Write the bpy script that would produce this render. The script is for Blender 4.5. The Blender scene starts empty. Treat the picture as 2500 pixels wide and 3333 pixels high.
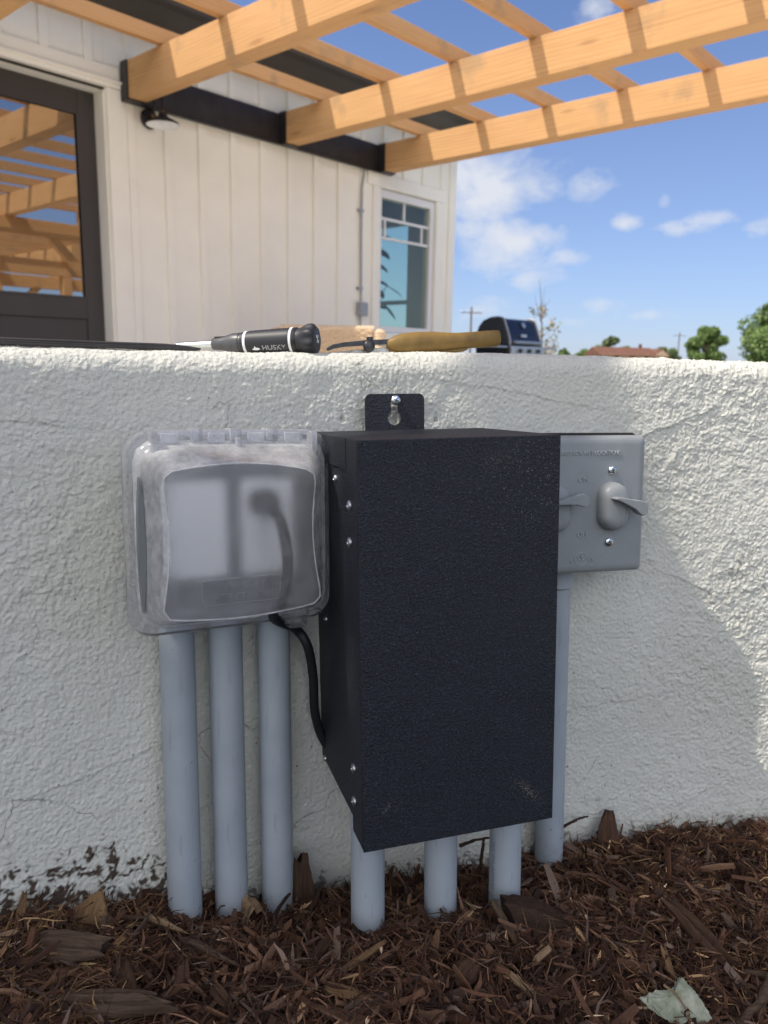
import bpy, bmesh, math, random
import numpy as np
from mathutils import Matrix, Vector, Euler

# ------------------------------------------------------------------ camera, sky, sun, exposure
S = bpy.context.scene
CZ = 0.5                                   # eye height above the planting bed
PITCH, ROLL = math.radians(11.10), math.radians(-1.0935)
SUN_D = Vector((0.62, 0.225, -1.0)).normalized()      # the way the sunlight travels


def cam_rows(p, r):
    f = Vector((0, math.cos(p), -math.sin(p)))
    d = Vector((0, -math.sin(p), -math.cos(p)))
    x = Vector((1, 0, 0))
    c, s = math.cos(r), math.sin(r)
    return c * x + s * d, -s * x + c * d, f


_r, _d, _f = cam_rows(PITCH, ROLL)
cam_data = bpy.data.cameras.new("camera")
cam = bpy.data.objects.new("camera", cam_data)
S.collection.objects.link(cam)
cam.matrix_world = Matrix(((_r.x, -_d.x, -_f.x, 0), (_r.y, -_d.y, -_f.y, 0), (_r.z, -_d.z, -_f.z, CZ), (0, 0, 0, 1)))
cam_data.sensor_fit = 'VERTICAL'
cam_data.sensor_height = 36.0
cam_data.lens = 2529 / 3333 * 36.0
cam_data.clip_start, cam_data.clip_end = 0.02, 6000
cam_data.dof.use_dof = True
cam_data.dof.focus_distance = 0.60
cam_data.dof.aperture_fstop = 11.5
S.camera = cam

S.view_settings.view_transform = 'Standard'
S.view_settings.look = 'None'
S.view_settings.exposure = 0.90
S.view_settings.gamma = 1.0
S.cycles.max_bounces = 10
S.cycles.transparent_max_bounces = 24
S.cycles.use_denoising = True

sun_data = bpy.data.lights.new("sun", 'SUN')
sun_data.energy = 2.45
sun_data.angle = math.radians(0.5)
sun_data.color = (1.0, 0.93, 0.82)
sun = bpy.data.objects.new("sun", sun_data)
S.collection.objects.link(sun)
sun.rotation_euler = SUN_D.to_track_quat('-Z', 'Y').to_euler()
sun.location = (-6, -3, 10)

W = bpy.data.worlds.new("World")
S.world = W
W.use_nodes = True
wt = W.node_tree
wt.nodes.clear()


class NT:
    """small node helper"""
    def __init__(s, tree): s.t = tree
    def n(s, typ, **kw):
        nd = s.t.nodes.new(typ)
        for k, v in kw.items():
            if k.startswith('i_'):
                key = k[2:]
                nd.inputs[int(key) if key.isdigit() else key.replace('_', ' ')].default_value = v
            else:
                setattr(nd, k, v)
        return nd
    def l(s, a, b): s.t.links.new(a, b)
    def m(s, op, a, b=None, c=None, clamp=False):
        nd = s.t.nodes.new('ShaderNodeMath'); nd.operation = op; nd.use_clamp = clamp
        for i, v in enumerate((a, b, c)):
            if v is None: continue
            if isinstance(v, (int, float)): nd.inputs[i].default_value = v
            else: s.t.links.new(v, nd.inputs[i])
        return nd.outputs[0]
    def mix(s, fac, a, b, blend='MIX'):
        nd = s.t.nodes.new('ShaderNodeMix'); nd.data_type = 'RGBA'; nd.blend_type = blend
        for i, v in ((0, fac), (6, a), (7, b)):
            if isinstance(v, (int, float)): nd.inputs[i].default_value = v
            elif isinstance(v, (tuple, list)): nd.inputs[i].default_value = (*v[:3], 1)
            else: s.t.links.new(v, nd.inputs[i])
        return nd.outputs[2]
    def ramp(s, fac, stops):
        nd = s.t.nodes.new('ShaderNodeValToRGB')
        el = nd.color_ramp.elements
        while len(el) < len(stops): el.new(0.5)
        for e, (p, c) in zip(el, stops):
            e.position = p; e.color = (*c[:3], 1) if isinstance(c, (tuple, list)) else (c, c, c, 1)
        s.t.links.new(fac, nd.inputs[0])
        return nd.outputs[0]


def sky_world():
    g = NT(wt)
    sky = g.n('ShaderNodeTexSky', sky_type='NISHITA', sun_disc=False)
    sky.sun_elevation = math.radians(56.4)
    sky.sun_rotation = math.radians(249.2)
    sky.altitude = 1500
    sky.air_density, sky.dust_density, sky.ozone_density = 1.0, 0.8, 1.2
    tc = g.n('ShaderNodeTexCoord')
    sep = g.n('ShaderNodeSeparateXYZ'); g.l(tc.outputs['Generated'], sep.inputs[0])
    az = g.m('ARCTAN2', sep.outputs[0], sep.outputs[1])
    el = g.m('ARCSINE', sep.outputs[2])
    # clouds: soft banks in the sky, each with its own bearing and height, broken up by noise
    banks = CLOUDS
    tot = None
    for a0, e0, sa, se, w in banks:
        da = g.m('DIVIDE', g.m('SUBTRACT', az, a0), sa)
        de = g.m('DIVIDE', g.m('SUBTRACT', el, e0), se)
        r2 = g.m('ADD', g.m('MULTIPLY', da, da), g.m('MULTIPLY', de, de))
        b = g.m('MULTIPLY', g.m('EXPONENT', g.m('MULTIPLY', r2, -1.0)), w)
        tot = b if tot is None else g.m('MAXIMUM', tot, b)
    cv = g.n('ShaderNodeCombineXYZ')
    g.l(az, cv.inputs[0])
    g.l(g.m('MULTIPLY', el, 1.5), cv.inputs[1])
    n1 = g.n('ShaderNodeTexNoise', i_Scale=13.0, i_Detail=9.0, i_Roughness=0.6, i_Distortion=0.35)
    g.l(cv.outputs[0], n1.inputs['Vector'])
    n2 = g.n('ShaderNodeTexNoise', i_Scale=45.0, i_Detail=6.0, i_Roughness=0.6)
    g.l(cv.outputs[0], n2.inputs['Vector'])
    nn = g.m('ADD', g.m('MULTIPLY', n1.outputs[0], 0.75), g.m('MULTIPLY', n2.outputs[0], 0.25))
    dens = g.m('ADD', tot, g.m('MULTIPLY', g.m('SUBTRACT', nn, 0.5), 2.1))
    cl = g.ramp(dens, [(0.30, 0.0), (0.62, 0.45), (1.0, 0.92)])
    base = g.m('MULTIPLY', cl, g.ramp(tot, [(0.02, 0.0), (0.25, 1.0)]))
    bg = g.n('ShaderNodeBackground'); bg.inputs[1].default_value = 0.07
    # thin milky haze towards the horizon is part of the sky's own colour
    hz = g.ramp(el, [(0.0, 0.55), (0.12, 0.34), (0.45, 0.0)])
    col = g.mix(1.0, sky.outputs[0], (0.94, 1.0, 1.22), 'MULTIPLY')
    col = g.mix(hz, col, (2.6, 3.4, 5.4))
    col = g.mix(base, col, (6.0, 6.2, 6.7))
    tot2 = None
    for a0, e0, sa, se, w in FILL_CLOUDS:
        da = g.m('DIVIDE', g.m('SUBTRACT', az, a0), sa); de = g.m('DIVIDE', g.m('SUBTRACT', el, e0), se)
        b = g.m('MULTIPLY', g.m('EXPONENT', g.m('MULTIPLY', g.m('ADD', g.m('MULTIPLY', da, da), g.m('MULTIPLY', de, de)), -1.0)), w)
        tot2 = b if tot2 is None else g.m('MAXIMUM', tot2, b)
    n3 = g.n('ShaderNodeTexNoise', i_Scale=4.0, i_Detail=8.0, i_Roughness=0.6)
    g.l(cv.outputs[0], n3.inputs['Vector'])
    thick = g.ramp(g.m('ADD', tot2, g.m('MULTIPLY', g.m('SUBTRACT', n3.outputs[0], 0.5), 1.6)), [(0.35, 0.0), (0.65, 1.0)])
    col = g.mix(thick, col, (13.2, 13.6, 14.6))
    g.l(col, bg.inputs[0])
    out = g.n('ShaderNodeOutputWorld')
    g.l(bg.outputs[0], out.inputs[0])


# bearing, height, half widths (radians), weight
CLOUDS = [
    (0.120, 0.198, 0.085, 0.038, 1.0), (0.085, 0.215, 0.08, 0.045, 0.95), (0.172, 0.200, 0.050, 0.028, 0.8),
    (0.148, 0.138, 0.060, 0.040, 0.9), (0.185, 0.150, 0.035, 0.020, 0.75), (0.10, 0.155, 0.06, 0.022, 0.6), (0.232, 0.199, 0.030, 0.020, 0.8),
    (0.282, 0.161, 0.020, 0.010, 0.8), (0.330, 0.154, 0.022, 0.011, 0.72), (0.376, 0.161, 0.036, 0.012, 0.78),
    (0.321, 0.183, 0.013, 0.014, 0.6), (0.424, 0.150, 0.026, 0.020, 0.7), (0.205, 0.124, 0.040, 0.012, 0.6),
    (0.182, 0.100, 0.055, 0.016, 0.6), (0.253, 0.070, 0.04, 0.012, 0.5), (0.318, 0.058, 0.045, 0.009, 0.55),
    (0.231, 0.375, 0.025, 0.05, 0.55), (0.113, 0.062, 0.05, 0.02, 0.65), (0.20, 0.05, 0.07, 0.010, 0.45),
]
# unseen bright cloud banks added behind the viewer to fill the shade
FILL_CLOUDS = [(-2.55, 0.45, 0.75, 0.42, 1.2), (-1.55, 0.55, 0.45, 0.35, 0.9), (2.75, 0.50, 0.45, 0.40, 1.1), (3.3, 0.5, 0.4, 0.45, 1.0), (2.3, 0.85, 0.6, 0.28, 0.9), (-2.2, 1.0, 0.8, 0.25, 0.9)]
sky_world()

# ------------------------------------------------------------------ helpers
COL = S.collection
RNG = random.Random(7)


class MB:
    def __init__(s): s.v, s.f, s.sm = [], [], False
    def add(s, vs, fs):
        o = len(s.v)
        s.v += [tuple(v) for v in vs]
        s.f += [tuple(i + o for i in f) for f in fs]
        return s
    def box(s, x0, x1, y0, y1, z0, z1):
        return s.add([(x0, y0, z0), (x1, y0, z0), (x1, y1, z0), (x0, y1, z0), (x0, y0, z1), (x1, y0, z1), (x1, y1, z1), (x0, y1, z1)],
                     [(0, 3, 2, 1), (4, 5, 6, 7), (0, 1, 5, 4), (1, 2, 6, 5), (2, 3, 7, 6), (3, 0, 4, 7)])
    def loft(s, rings, cap0=True, cap1=True, closed=True):
        n = len(rings[0]); vs = [p for r in rings for p in r]; fs = []
        for i in range(len(rings) - 1):
            for j in range(n if closed else n - 1):
                k = (j + 1) % n
                fs.append((i * n + j, i * n + k, (i + 1) * n + k, (i + 1) * n + j))
        if cap0: fs.append(tuple(range(n - 1, -1, -1)))
        if cap1: fs.append(tuple((len(rings) - 1) * n + j for j in range(n)))
        return s.add(vs, fs)
    def tube(s, pts, r, seg=12, caps=True, flat=1.0):
        pts = [Vector(p) for p in pts]
        rs = r if isinstance(r, (list, tuple)) else [r] * len(pts)
        t0 = (pts[1] - pts[0]).normalized()
        up = Vector((0, 0, 1)) if abs(t0.z) < 0.9 else Vector((0, 1, 0))
        rings = []
        for i, p in enumerate(pts):
            t = (pts[min(i + 1, len(pts) - 1)] - pts[max(i - 1, 0)]).normalized()
            a = t.cross(up)
            if a.length < 1e-6: a = Vector((1, 0, 0))
            a.normalize(); b = t.cross(a).normalized()
            up = -b if (-b).dot(up) > 0 else b
            rings.append([p + rs[i] * (math.cos(q) * a + flat * math.sin(q) * b) for q in [2 * math.pi * k / seg for k in range(seg)]])
        return s.loft(rings, caps, caps)
    def lathe(s, prof, o, ax, seg=24):
        """prof: (distance along ax, radius)"""
        o = Vector(o); ax = Vector(ax).normalized()
        u = ax.cross(Vector((0, 0, 1)) if abs(ax.z) < 0.9 else Vector((1, 0, 0))).normalized(); w = ax.cross(u)
        rings = [[o + ax * h + r * (math.cos(q) * u + math.sin(q) * w) for q in [2 * math.pi * k / seg for k in range(seg)]] for h, r in prof]
        return s.loft(rings, True, True)
    def prism(s, poly, ax, lo, hi):
        """poly: 2-D outline in the plane across axis ax ('x','y','z')"""
        def P(a, b, h): return {'x': (h, a, b), 'y': (a, h, b), 'z': (a, b, h)}[ax]
        n = len(poly)
        s.add([P(a, b, lo) for a, b in poly] + [P(a, b, hi) for a, b in poly],
              [tuple(range(n - 1, -1, -1)), tuple(range(n, 2 * n))] + [(i, (i + 1) % n, n + (i + 1) % n, n + i) for i in range(n)])
        return s
    def build(s, name, mat, parent=None, M=None, smooth=False, bevel=0.0, seg=2, angle=35):
        me = bpy.data.meshes.new(name)
        me.from_pydata(s.v, [], s.f); me.update()
        bm = bmesh.new(); bm.from_mesh(me)
        bmesh.ops.recalc_face_normals(bm, faces=bm.faces); bm.to_mesh(me); bm.free()
        if mat: me.materials.append(mat)
        if smooth or bevel:
            me.polygons.foreach_set('use_smooth', [True] * len(me.polygons))
            me.set_sharp_from_angle(angle=math.radians(angle))
        o = bpy.data.objects.new(name, me)
        COL.objects.link(o)
        if parent is not None: o.parent = parent
        if M is not None: o.matrix_local = M
        if bevel:
            b = o.modifiers.new('bevel', 'BEVEL'); b.width = bevel; b.segments = seg; b.limit_method = 'ANGLE'; b.angle_limit = math.radians(40)
            b.harden_normals = True
        return o


def tag(o, label=None, cat=None, group=None, kind=None):
    for k, v in (('label', label), ('category', cat), ('group', group), ('kind', kind)):
        if v: o[k] = v
    return o


def thing(name, label, cat, M=None, group=None):
    o = bpy.data.objects.new(name, None)
    o.empty_display_size = 0.02
    COL.objects.link(o)
    if M is not None: o.matrix_world = M
    return tag(o, label, cat, group)


def text_mesh(name, body, size, depth, mat, parent, M, align='CENTER', sx=1.0):
    cu = bpy.data.curves.new(name, 'FONT')
    cu.body = body; cu.size = size; cu.extrude = depth; cu.align_x = align; cu.align_y = 'CENTER'
    cu.resolution_u = 3
    tmp = bpy.data.objects.new(name + '_tmp', cu); COL.objects.link(tmp)
    dg = bpy.context.evaluated_depsgraph_get()
    me = bpy.data.meshes.new_from_object(tmp.evaluated_get(dg))
    bpy.data.objects.remove(tmp); bpy.data.curves.remove(cu)
    me.materials.clear(); me.materials.append(mat)
    o = bpy.data.objects.new(name, me); COL.objects.link(o)
    o.parent = parent; o.matrix_local = M @ Matrix.Diagonal((sx, 1, 1, 1))
    return o


def rrect(w, h, r, n=6, cx=0, cz=0):
    pts = []
    for sx, sz, a0 in ((1, 1, 0), (-1, 1, 90), (-1, -1, 180), (1, -1, 270)):
        for i in range(n + 1):
            a = math.radians(a0 + 90 * i / n)
            pts.append((cx + sx * (w / 2 - r) + r * math.cos(a), cz + sz * (h / 2 - r) + r * math.sin(a)))
    return pts


# ------------------------------------------------------------------ materials
def mat_new(name):
    m = bpy.data.materials.new(name); m.use_nodes = True
    t = m.node_tree; t.nodes.clear()
    g = NT(t)
    out = g.n('ShaderNodeOutputMaterial'); b = g.n('ShaderNodeBsdfPrincipled')
    g.l(b.outputs[0], out.inputs[0])
    return m, g, b, out


def coords(g, scale=(1, 1, 1), src='Object'):
    tc = g.n('ShaderNodeTexCoord'); mp = g.n('ShaderNodeMapping')
    mp.inputs['Scale'].default_value = scale
    g.l(tc.outputs[src], mp.inputs[0])
    return mp.outputs[0]


def bumped(g, b, h, strength, dist):
    bp = g.n('ShaderNodeBump'); bp.inputs['Strength'].default_value = strength; bp.inputs['Distance'].default_value = dist
    g.l(h, bp.inputs['Height']); g.l(bp.outputs[0], b.inputs['Normal'])


def simple(name, base, rough=0.5, metal=0.0, var=0.0, vscale=20.0, bump=None, spec=0.5, dirt=None):
    m, g, b, out = mat_new(name)
    b.inputs['Roughness'].default_value = rough; b.inputs['Metallic'].default_value = metal
    b.inputs['Specular IOR Level'].default_value = spec
    if var or bump or dirt:
        v = coords(g)
    if var:
        nz = g.n('ShaderNodeTexNoise', i_Scale=vscale, i_Detail=6.0, i_Roughness=0.6); g.l(v, nz.inputs['Vector'])
        lo = tuple(c * (1 - var) for c in base); hi = tuple(min(1, c * (1 + var)) for c in base)
        c = g.ramp(nz.outputs[0], [(0.3, lo), (0.7, hi)])
    else:
        c = None
    if dirt:
        dcol, dscale, thr = dirt
        dn = g.n('ShaderNodeTexNoise', i_Scale=dscale, i_Detail=8.0, i_Roughness=0.7); g.l(v, dn.inputs['Vector'])
        f = g.ramp(dn.outputs[0], [(thr, 0.0), (min(1, thr + 0.1), 0.8)])
        c = g.mix(f, c if c is not None else base, dcol)
    if c is not None: g.l(c, b.inputs['Base Color'])
    else: b.inputs['Base Color'].default_value = (*base, 1)
    if bump:
        sc, st, di = bump
        bn = g.n('ShaderNodeTexNoise', i_Scale=sc, i_Detail=4.0); g.l(v, bn.inputs['Vector'])
        bumped(g, b, bn.outputs[0], st, di)
    return m


def wood(name, axis, base=(0.68, 0.405, 0.18), dark=(0.50, 0.255, 0.10)):
    m, g, b, out = mat_new(name)
    sc = {'x': (0.5, 9, 9), 'y': (9, 0.5, 9), 'z': (9, 9, 0.5)}[axis]
    oi = g.n('ShaderNodeObjectInfo'); sh = g.n('ShaderNodeVectorMath', operation='ADD')
    off = g.n('ShaderNodeCombineXYZ')
    for i in range(3): g.l(g.m('MULTIPLY', oi.outputs['Random'], (37.0, 53.0, 71.0)[i]), off.inputs[i])
    g.l(coords(g, sc), sh.inputs[0]); g.l(off.outputs[0], sh.inputs[1]); v = sh.outputs[0]
    n0 = g.n('ShaderNodeTexNoise', i_Scale=0.7, i_Detail=2.0); g.l(v, n0.inputs['Vector'])
    wv = g.n('ShaderNodeTexWave', wave_type='RINGS', rings_direction={'x': 'X', 'y': 'Y', 'z': 'Z'}[axis], i_Scale=2.1, i_Distortion=6.5, i_Detail=3.0)
    wv.inputs['Detail Scale'].default_value = 0.8
    g.l(v, wv.inputs['Vector'])
    fine = {'x': (3, 160, 160), 'y': (160, 3, 160), 'z': (160, 160, 3)}[axis]
    v2 = coords(g, fine)
    n2 = g.n('ShaderNodeTexNoise', i_Scale=1.0, i_Detail=3.0); g.l(v2, n2.inputs['Vector'])
    v3 = coords(g, (1, 1, 1))
    n3 = g.n('ShaderNodeTexNoise', i_Scale=1.7, i_Detail=2.0); g.l(v3, n3.inputs['Vector'])
    rings = g.ramp(wv.outputs[1], [(0.0, 1.0), (0.35, 0.35), (0.8, 0.10), (1.0, 0.0)])
    c = g.mix(g.m('MULTIPLY', rings, g.ramp(n0.outputs[0], [(0.35, 0.12), (0.65, 0.95)])), base, dark)
    c = g.mix(g.m('MULTIPLY', oi.outputs['Random'], 0.30), c, (0.60, 0.36, 0.17))
    c = g.mix(g.ramp(n2.outputs[0], [(0.42, 0.0), (0.70, 0.5)]), c, dark)
    c = g.mix(g.ramp(n3.outputs[0], [(0.35, 0.0), (0.7, 0.28)]), c, (0.70, 0.38, 0.18))
    # knots
    vo = g.n('ShaderNodeTexVoronoi', i_Scale=1.0)
    ks = {'x': (1.1, 5, 5), 'y': (5, 1.1, 5), 'z': (5, 5, 1.1)}[axis]
    v4 = coords(g, ks); g.l(v4, vo.inputs['Vector'])
    c = g.mix(g.ramp(vo.outputs['Distance'], [(0.03, 0.6), (0.10, 0.0)]), c, (0.36, 0.18, 0.08))
    # grey weathering / mill stamps
    n5 = g.n('ShaderNodeTexNoise', i_Scale=3.3, i_Detail=6.0); g.l(v3, n5.inputs['Vector'])
    c = g.mix(g.ramp(n5.outputs[0], [(0.60, 0.0), (0.70, 0.45)]), c, (0.30, 0.22, 0.14))
    g.l(c, b.inputs['Base Color'])
    b.inputs['Roughness'].default_value = 0.7; b.inputs['Specular IOR Level'].default_value = 0.25
    bumped(g, b, n2.outputs[0], 0.25, 0.003)
    return m


M_wood_y = wood('lumber_along_depth', 'y')
M_wood_x = wood('lumber_along_wall', 'x')
M_wood_z = wood('lumber_upright', 'z')
M_siding = simple('cream_siding_paint', (0.92, 0.89, 0.80), 0.62, var=0.03, vscale=3.0, bump=(60, 0.05, 0.002))
M_trim = simple('cream_trim_paint', (0.92, 0.89, 0.80), 0.55, var=0.02, vscale=5.0)
M_black_steel = simple('black_steel_paint', (0.022, 0.020, 0.021), 0.42, var=0.35, vscale=9.0, bump=(140, 0.08, 0.001))
M_roof_black = simple('dark_metal_eave', (0.045, 0.040, 0.038), 0.5, var=0.2, vscale=3.0)
M_door = simple('charcoal_door_paint', (0.052, 0.046, 0.046), 0.5, var=0.08, vscale=3.0)
M_winframe = simple('white_window_vinyl', (0.80, 0.79, 0.78), 0.4)
M_interior = simple('interior_plaster', (0.42, 0.40, 0.38), 0.9)
def conduit_mat():
    m, g, b, out = mat_new('grey_conduit_plastic')
    oi = g.n('ShaderNodeObjectInfo'); of = g.n('ShaderNodeCombineXYZ')
    for i in range(2): g.l(g.m('MULTIPLY', oi.outputs['Random'], (7.0, 11.0)[i]), of.inputs[i])
    sh = g.n('ShaderNodeVectorMath', operation='ADD'); g.l(coords(g), sh.inputs[0]); g.l(of.outputs[0], sh.inputs[1]); v = sh.outputs[0]
    n1 = g.n('ShaderNodeTexNoise', i_Scale=30.0, i_Detail=5.0); g.l(v, n1.inputs['Vector'])
    c = g.ramp(n1.outputs[0], [(0.3, (0.315, 0.35, 0.385)), (0.7, (0.36, 0.395, 0.43))])
    vs = coords(g, (260, 260, 26)); n2 = g.n('ShaderNodeTexNoise', i_Scale=1.0, i_Detail=3.0); g.l(vs, n2.inputs['Vector'])
    c = g.mix(g.ramp(n2.outputs[0], [(0.62, 0.0), (0.72, 0.35)]), c, (0.22, 0.235, 0.26))           # fine scuffs
    vo = g.n('ShaderNodeTexVoronoi', i_Scale=62.0); g.l(v, vo.inputs['Vector'])
    n3 = g.n('ShaderNodeTexNoise', i_Scale=24.0, i_Detail=2.0); g.l(v, n3.inputs['Vector'])
    c = g.mix(g.m('MULTIPLY', g.ramp(vo.outputs['Distance'], [(0.03, 1.0), (0.09, 0.0)]), g.ramp(n3.outputs[0], [(0.52, 0.0), (0.6, 0.8)])), c, (0.09, 0.075, 0.06))
    sep = g.n('ShaderNodeSeparateXYZ'); g.l(v, sep.inputs[0])
    low = g.ramp(g.m('MULTIPLY', g.m('ADD', sep.outputs[2], 0.5), 8.0), [(0.35, 1.0), (0.95, 0.0)])
    n4 = g.n('ShaderNodeTexNoise', i_Scale=130.0, i_Detail=8.0, i_Roughness=0.7); g.l(v, n4.inputs['Vector'])
    c = g.mix(g.m('MULTIPLY', low, g.ramp(n4.outputs[0], [(0.52, 0.0), (0.68, 0.7)])), c, (0.075, 0.05, 0.035))   # soil splash
    g.l(c, b.inputs['Base Color']); b.inputs['Roughness'].default_value = 0.5; b.inputs['Specular IOR Level'].default_value = 0.35
    bumped(g, b, n2.outputs[0], 0.08, 0.0003)
    return m


M_conduit = conduit_mat()
M_print = simple('faded_print_ink', (0.16, 0.18, 0.22), 0.6)
M_cover = simple('grey_enamel_cover', (0.255, 0.27, 0.28), 0.42, var=0.05, vscale=60, bump=(700, 0.06, 0.0002), spec=0.45)
M_lettering = simple('raised_grey_lettering', (0.36, 0.375, 0.385), 0.4)
M_gasket = simple('black_rubber_gasket', (0.03, 0.027, 0.025), 0.8)
M_screw = simple('bright_zinc', (0.72, 0.74, 0.78), 0.22, 1.0, var=0.1, vscale=400)
M_rubber = simple('black_rubber', (0.016, 0.016, 0.018), 0.55, bump=(900, 0.1, 0.0003))
M_tool_black = simple('black_tool_grip', (0.020, 0.021, 0.026), 0.5, var=0.2, vscale=90, bump=(1400, 0.08, 0.0002), dirt=((0.10, 0.10, 0.11), 130, 0.66))
M_tool_grey = simple('dark_grey_plastic', (0.075, 0.075, 0.08), 0.4, var=0.15, vscale=80)
M_white = simple('white_print', (0.80, 0.80, 0.79), 0.5)
M_greyprint = simple('grey_print', (0.42, 0.42, 0.43), 0.5)
M_rivet = simple('dull_rivet_steel', (0.50, 0.51, 0.54), 0.38, 1.0, var=0.15, vscale=300)
M_chrome = simple('polished_steel', (0.70, 0.75, 0.76), 0.12, 1.0)
M_darksteel = simple('dark_tool_steel', (0.06, 0.06, 0.065), 0.35, 0.7, var=0.3, vscale=200)
M_steel = simple('worn_tool_steel', (0.42, 0.40, 0.36), 0.4, 0.9, var=0.3, vscale=150)
M_ochre = simple('worn_ochre_grip', (0.205, 0.122, 0.028), 0.55, var=0.25, vscale=60, bump=(600, 0.15, 0.0004), dirt=((0.13, 0.08, 0.025), 75, 0.62))
M_ochre2 = simple('light_ochre_grip', (0.55, 0.36, 0.13), 0.6, var=0.2, vscale=70, dirt=((0.16, 0.10, 0.03), 60, 0.6))
M_wire = simple('dark_wire_coating', (0.05, 0.042, 0.04), 0.35, var=0.4, vscale=40)
M_backbox = simple('dark_grey_box_metal', (0.10, 0.105, 0.115), 0.5)
M_recess_shade = simple('painted_recess_shade', (0.16, 0.17, 0.18), 0.4)
M_recept = simple('grey_device_plastic', (0.78, 0.78, 0.80), 0.4)
M_patio = simple('patio_concrete', (0.78, 0.735, 0.65), 0.9, var=0.08, vscale=2.0)
M_ground = simple('dry_lawn_and_soil', (0.13, 0.13, 0.06), 0.95, var=0.4, vscale=0.6)
M_brown_roof = simple('brown_shingle_roof', (0.17, 0.075, 0.045), 0.9, var=0.2, vscale=1.0)
M_peach = simple('peach_stucco', (0.62, 0.42, 0.28), 0.85)
M_pole = simple('weathered_pole', (0.20, 0.155, 0.12), 0.9)
M_lampwhite = simple('white_enamel', (0.85, 0.85, 0.84), 0.3)
M_brass = simple('aged_brass', (0.35, 0.22, 0.09), 0.35, 0.9)
M_galv = simple('galvanised_steel', (0.36, 0.37, 0.38), 0.45, 0.5, var=0.1, vscale=30)
M_grill_dark = simple('charcoal_grill_casting', (0.05, 0.048, 0.05), 0.5)
M_grill_lid = simple('dark_blue_enamel', (0.008, 0.013, 0.030), 0.16)
M_steel_trim = simple('brushed_steel', (0.55, 0.56, 0.58), 0.35, 0.8)
M_bark_trunk = simple('young_bark', (0.20, 0.14, 0.10), 0.9, var=0.3, vscale=20)


def glass(name, tint, rough=0.0, fres=1.45, mirror=0.0):
    m, g, b, out = mat_new(name)
    tr = g.n('ShaderNodeBsdfTransparent'); tr.inputs[0].default_value = (*tint, 1)
    gl = g.n('ShaderNodeBsdfGlossy'); gl.inputs['Roughness'].default_value = rough
    fr = g.n('ShaderNodeFresnel'); fr.inputs[0].default_value = fres
    mx = g.n('ShaderNodeMixShader')
    ge = g.n('ShaderNodeNewGeometry')
    g.l(g.m('MULTIPLY', g.m('ADD', fr.outputs[0], mirror, clamp=True), g.m('SUBTRACT', 1.0, ge.outputs['Backfacing'])), mx.inputs[0])
    g.l(tr.outputs[0], mx.inputs[1]); g.l(gl.outputs[0], mx.inputs[2])
    g.l(mx.outputs[0], out.inputs[0])
    return m


M_doorglass = glass('coated_door_glass', (0.45, 0.47, 0.48), 0.0, 1.5, 0.46)
M_winglass = glass('tinted_window_glass', (0.87, 0.935, 0.885), 0.0, 1.45, 0.05)


def plastic_clear(name, rough, haze, tint=(0.93, 0.94, 0.97), ior=1.06):
    """clear weathered polycarbonate sheet: see-through with a slight scatter and a milky skin"""
    m, g, b, out = mat_new(name)
    rf = g.n('ShaderNodeBsdfRefraction'); rf.inputs['Color'].default_value = (*tint, 1)
    rf.inputs['Roughness'].default_value = rough; rf.inputs['IOR'].default_value = ior
    gl = g.n('ShaderNodeBsdfGlossy'); gl.inputs['Roughness'].default_value = max(0.08, rough * 0.7)
    df = g.n('ShaderNodeBsdfDiffuse'); df.inputs[0].default_value = (0.90, 0.90, 0.90, 1)
    tl = g.n('ShaderNodeBsdfTranslucent'); tl.inputs[0].default_value = (0.90, 0.90, 0.90, 1)
    v = coords(g)
    nz = g.n('ShaderNodeTexNoise', i_Scale=70.0, i_Detail=8.0, i_Roughness=0.7); g.l(v, nz.inputs['Vector'])
    n2 = g.n('ShaderNodeTexNoise', i_Scale=900.0, i_Detail=2.0); g.l(v, n2.inputs['Vector'])
    a = g.n('ShaderNodeMixShader', i_0=0.5); g.l(df.outputs[0], a.inputs[1]); g.l(tl.outputs[0], a.inputs[2])
    h = g.n('ShaderNodeMixShader')
    g.l(g.m('MULTIPLY', g.ramp(nz.outputs[0], [(0.3, 0.5), (0.75, 1.6)]), haze), h.inputs[0])
    g.l(rf.outputs[0], h.inputs[1]); g.l(a.outputs[0], h.inputs[2])
    fr = g.n('ShaderNodeFresnel'); fr.inputs[0].default_value = 1.5
    ge = g.n('ShaderNodeNewGeometry')
    x = g.n('ShaderNodeMixShader'); g.l(g.m('MULTIPLY', fr.outputs[0], g.m('SUBTRACT', 1.0, ge.outputs['Backfacing'])), x.inputs[0]); g.l(h.outputs[0], x.inputs[1]); g.l(gl.outputs[0], x.inputs[2])
    bp = g.n('ShaderNodeBump'); bp.inputs['Strength'].default_value = 0.12; bp.inputs['Distance'].default_value = 0.0004
    g.l(n2.outputs[0], bp.inputs['Height'])
    for nd in (rf, gl): g.l(bp.outputs[0], nd.inputs['Normal'])
    g.l(x.outputs[0], out.inputs[0])
    return m


M_frost = plastic_clear('frosted_polycarbonate', 0.62, 0.19, tint=(0.95, 0.95, 0.95), ior=1.25)
M_clear = plastic_clear('clear_polycarbonate', 0.05, 0.17)
M_milky = plastic_clear('milky_polycarbonate', 0.20, 0.58)
M_hinge = plastic_clear('hinge_polycarbonate', 0.12, 0.36)


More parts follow.
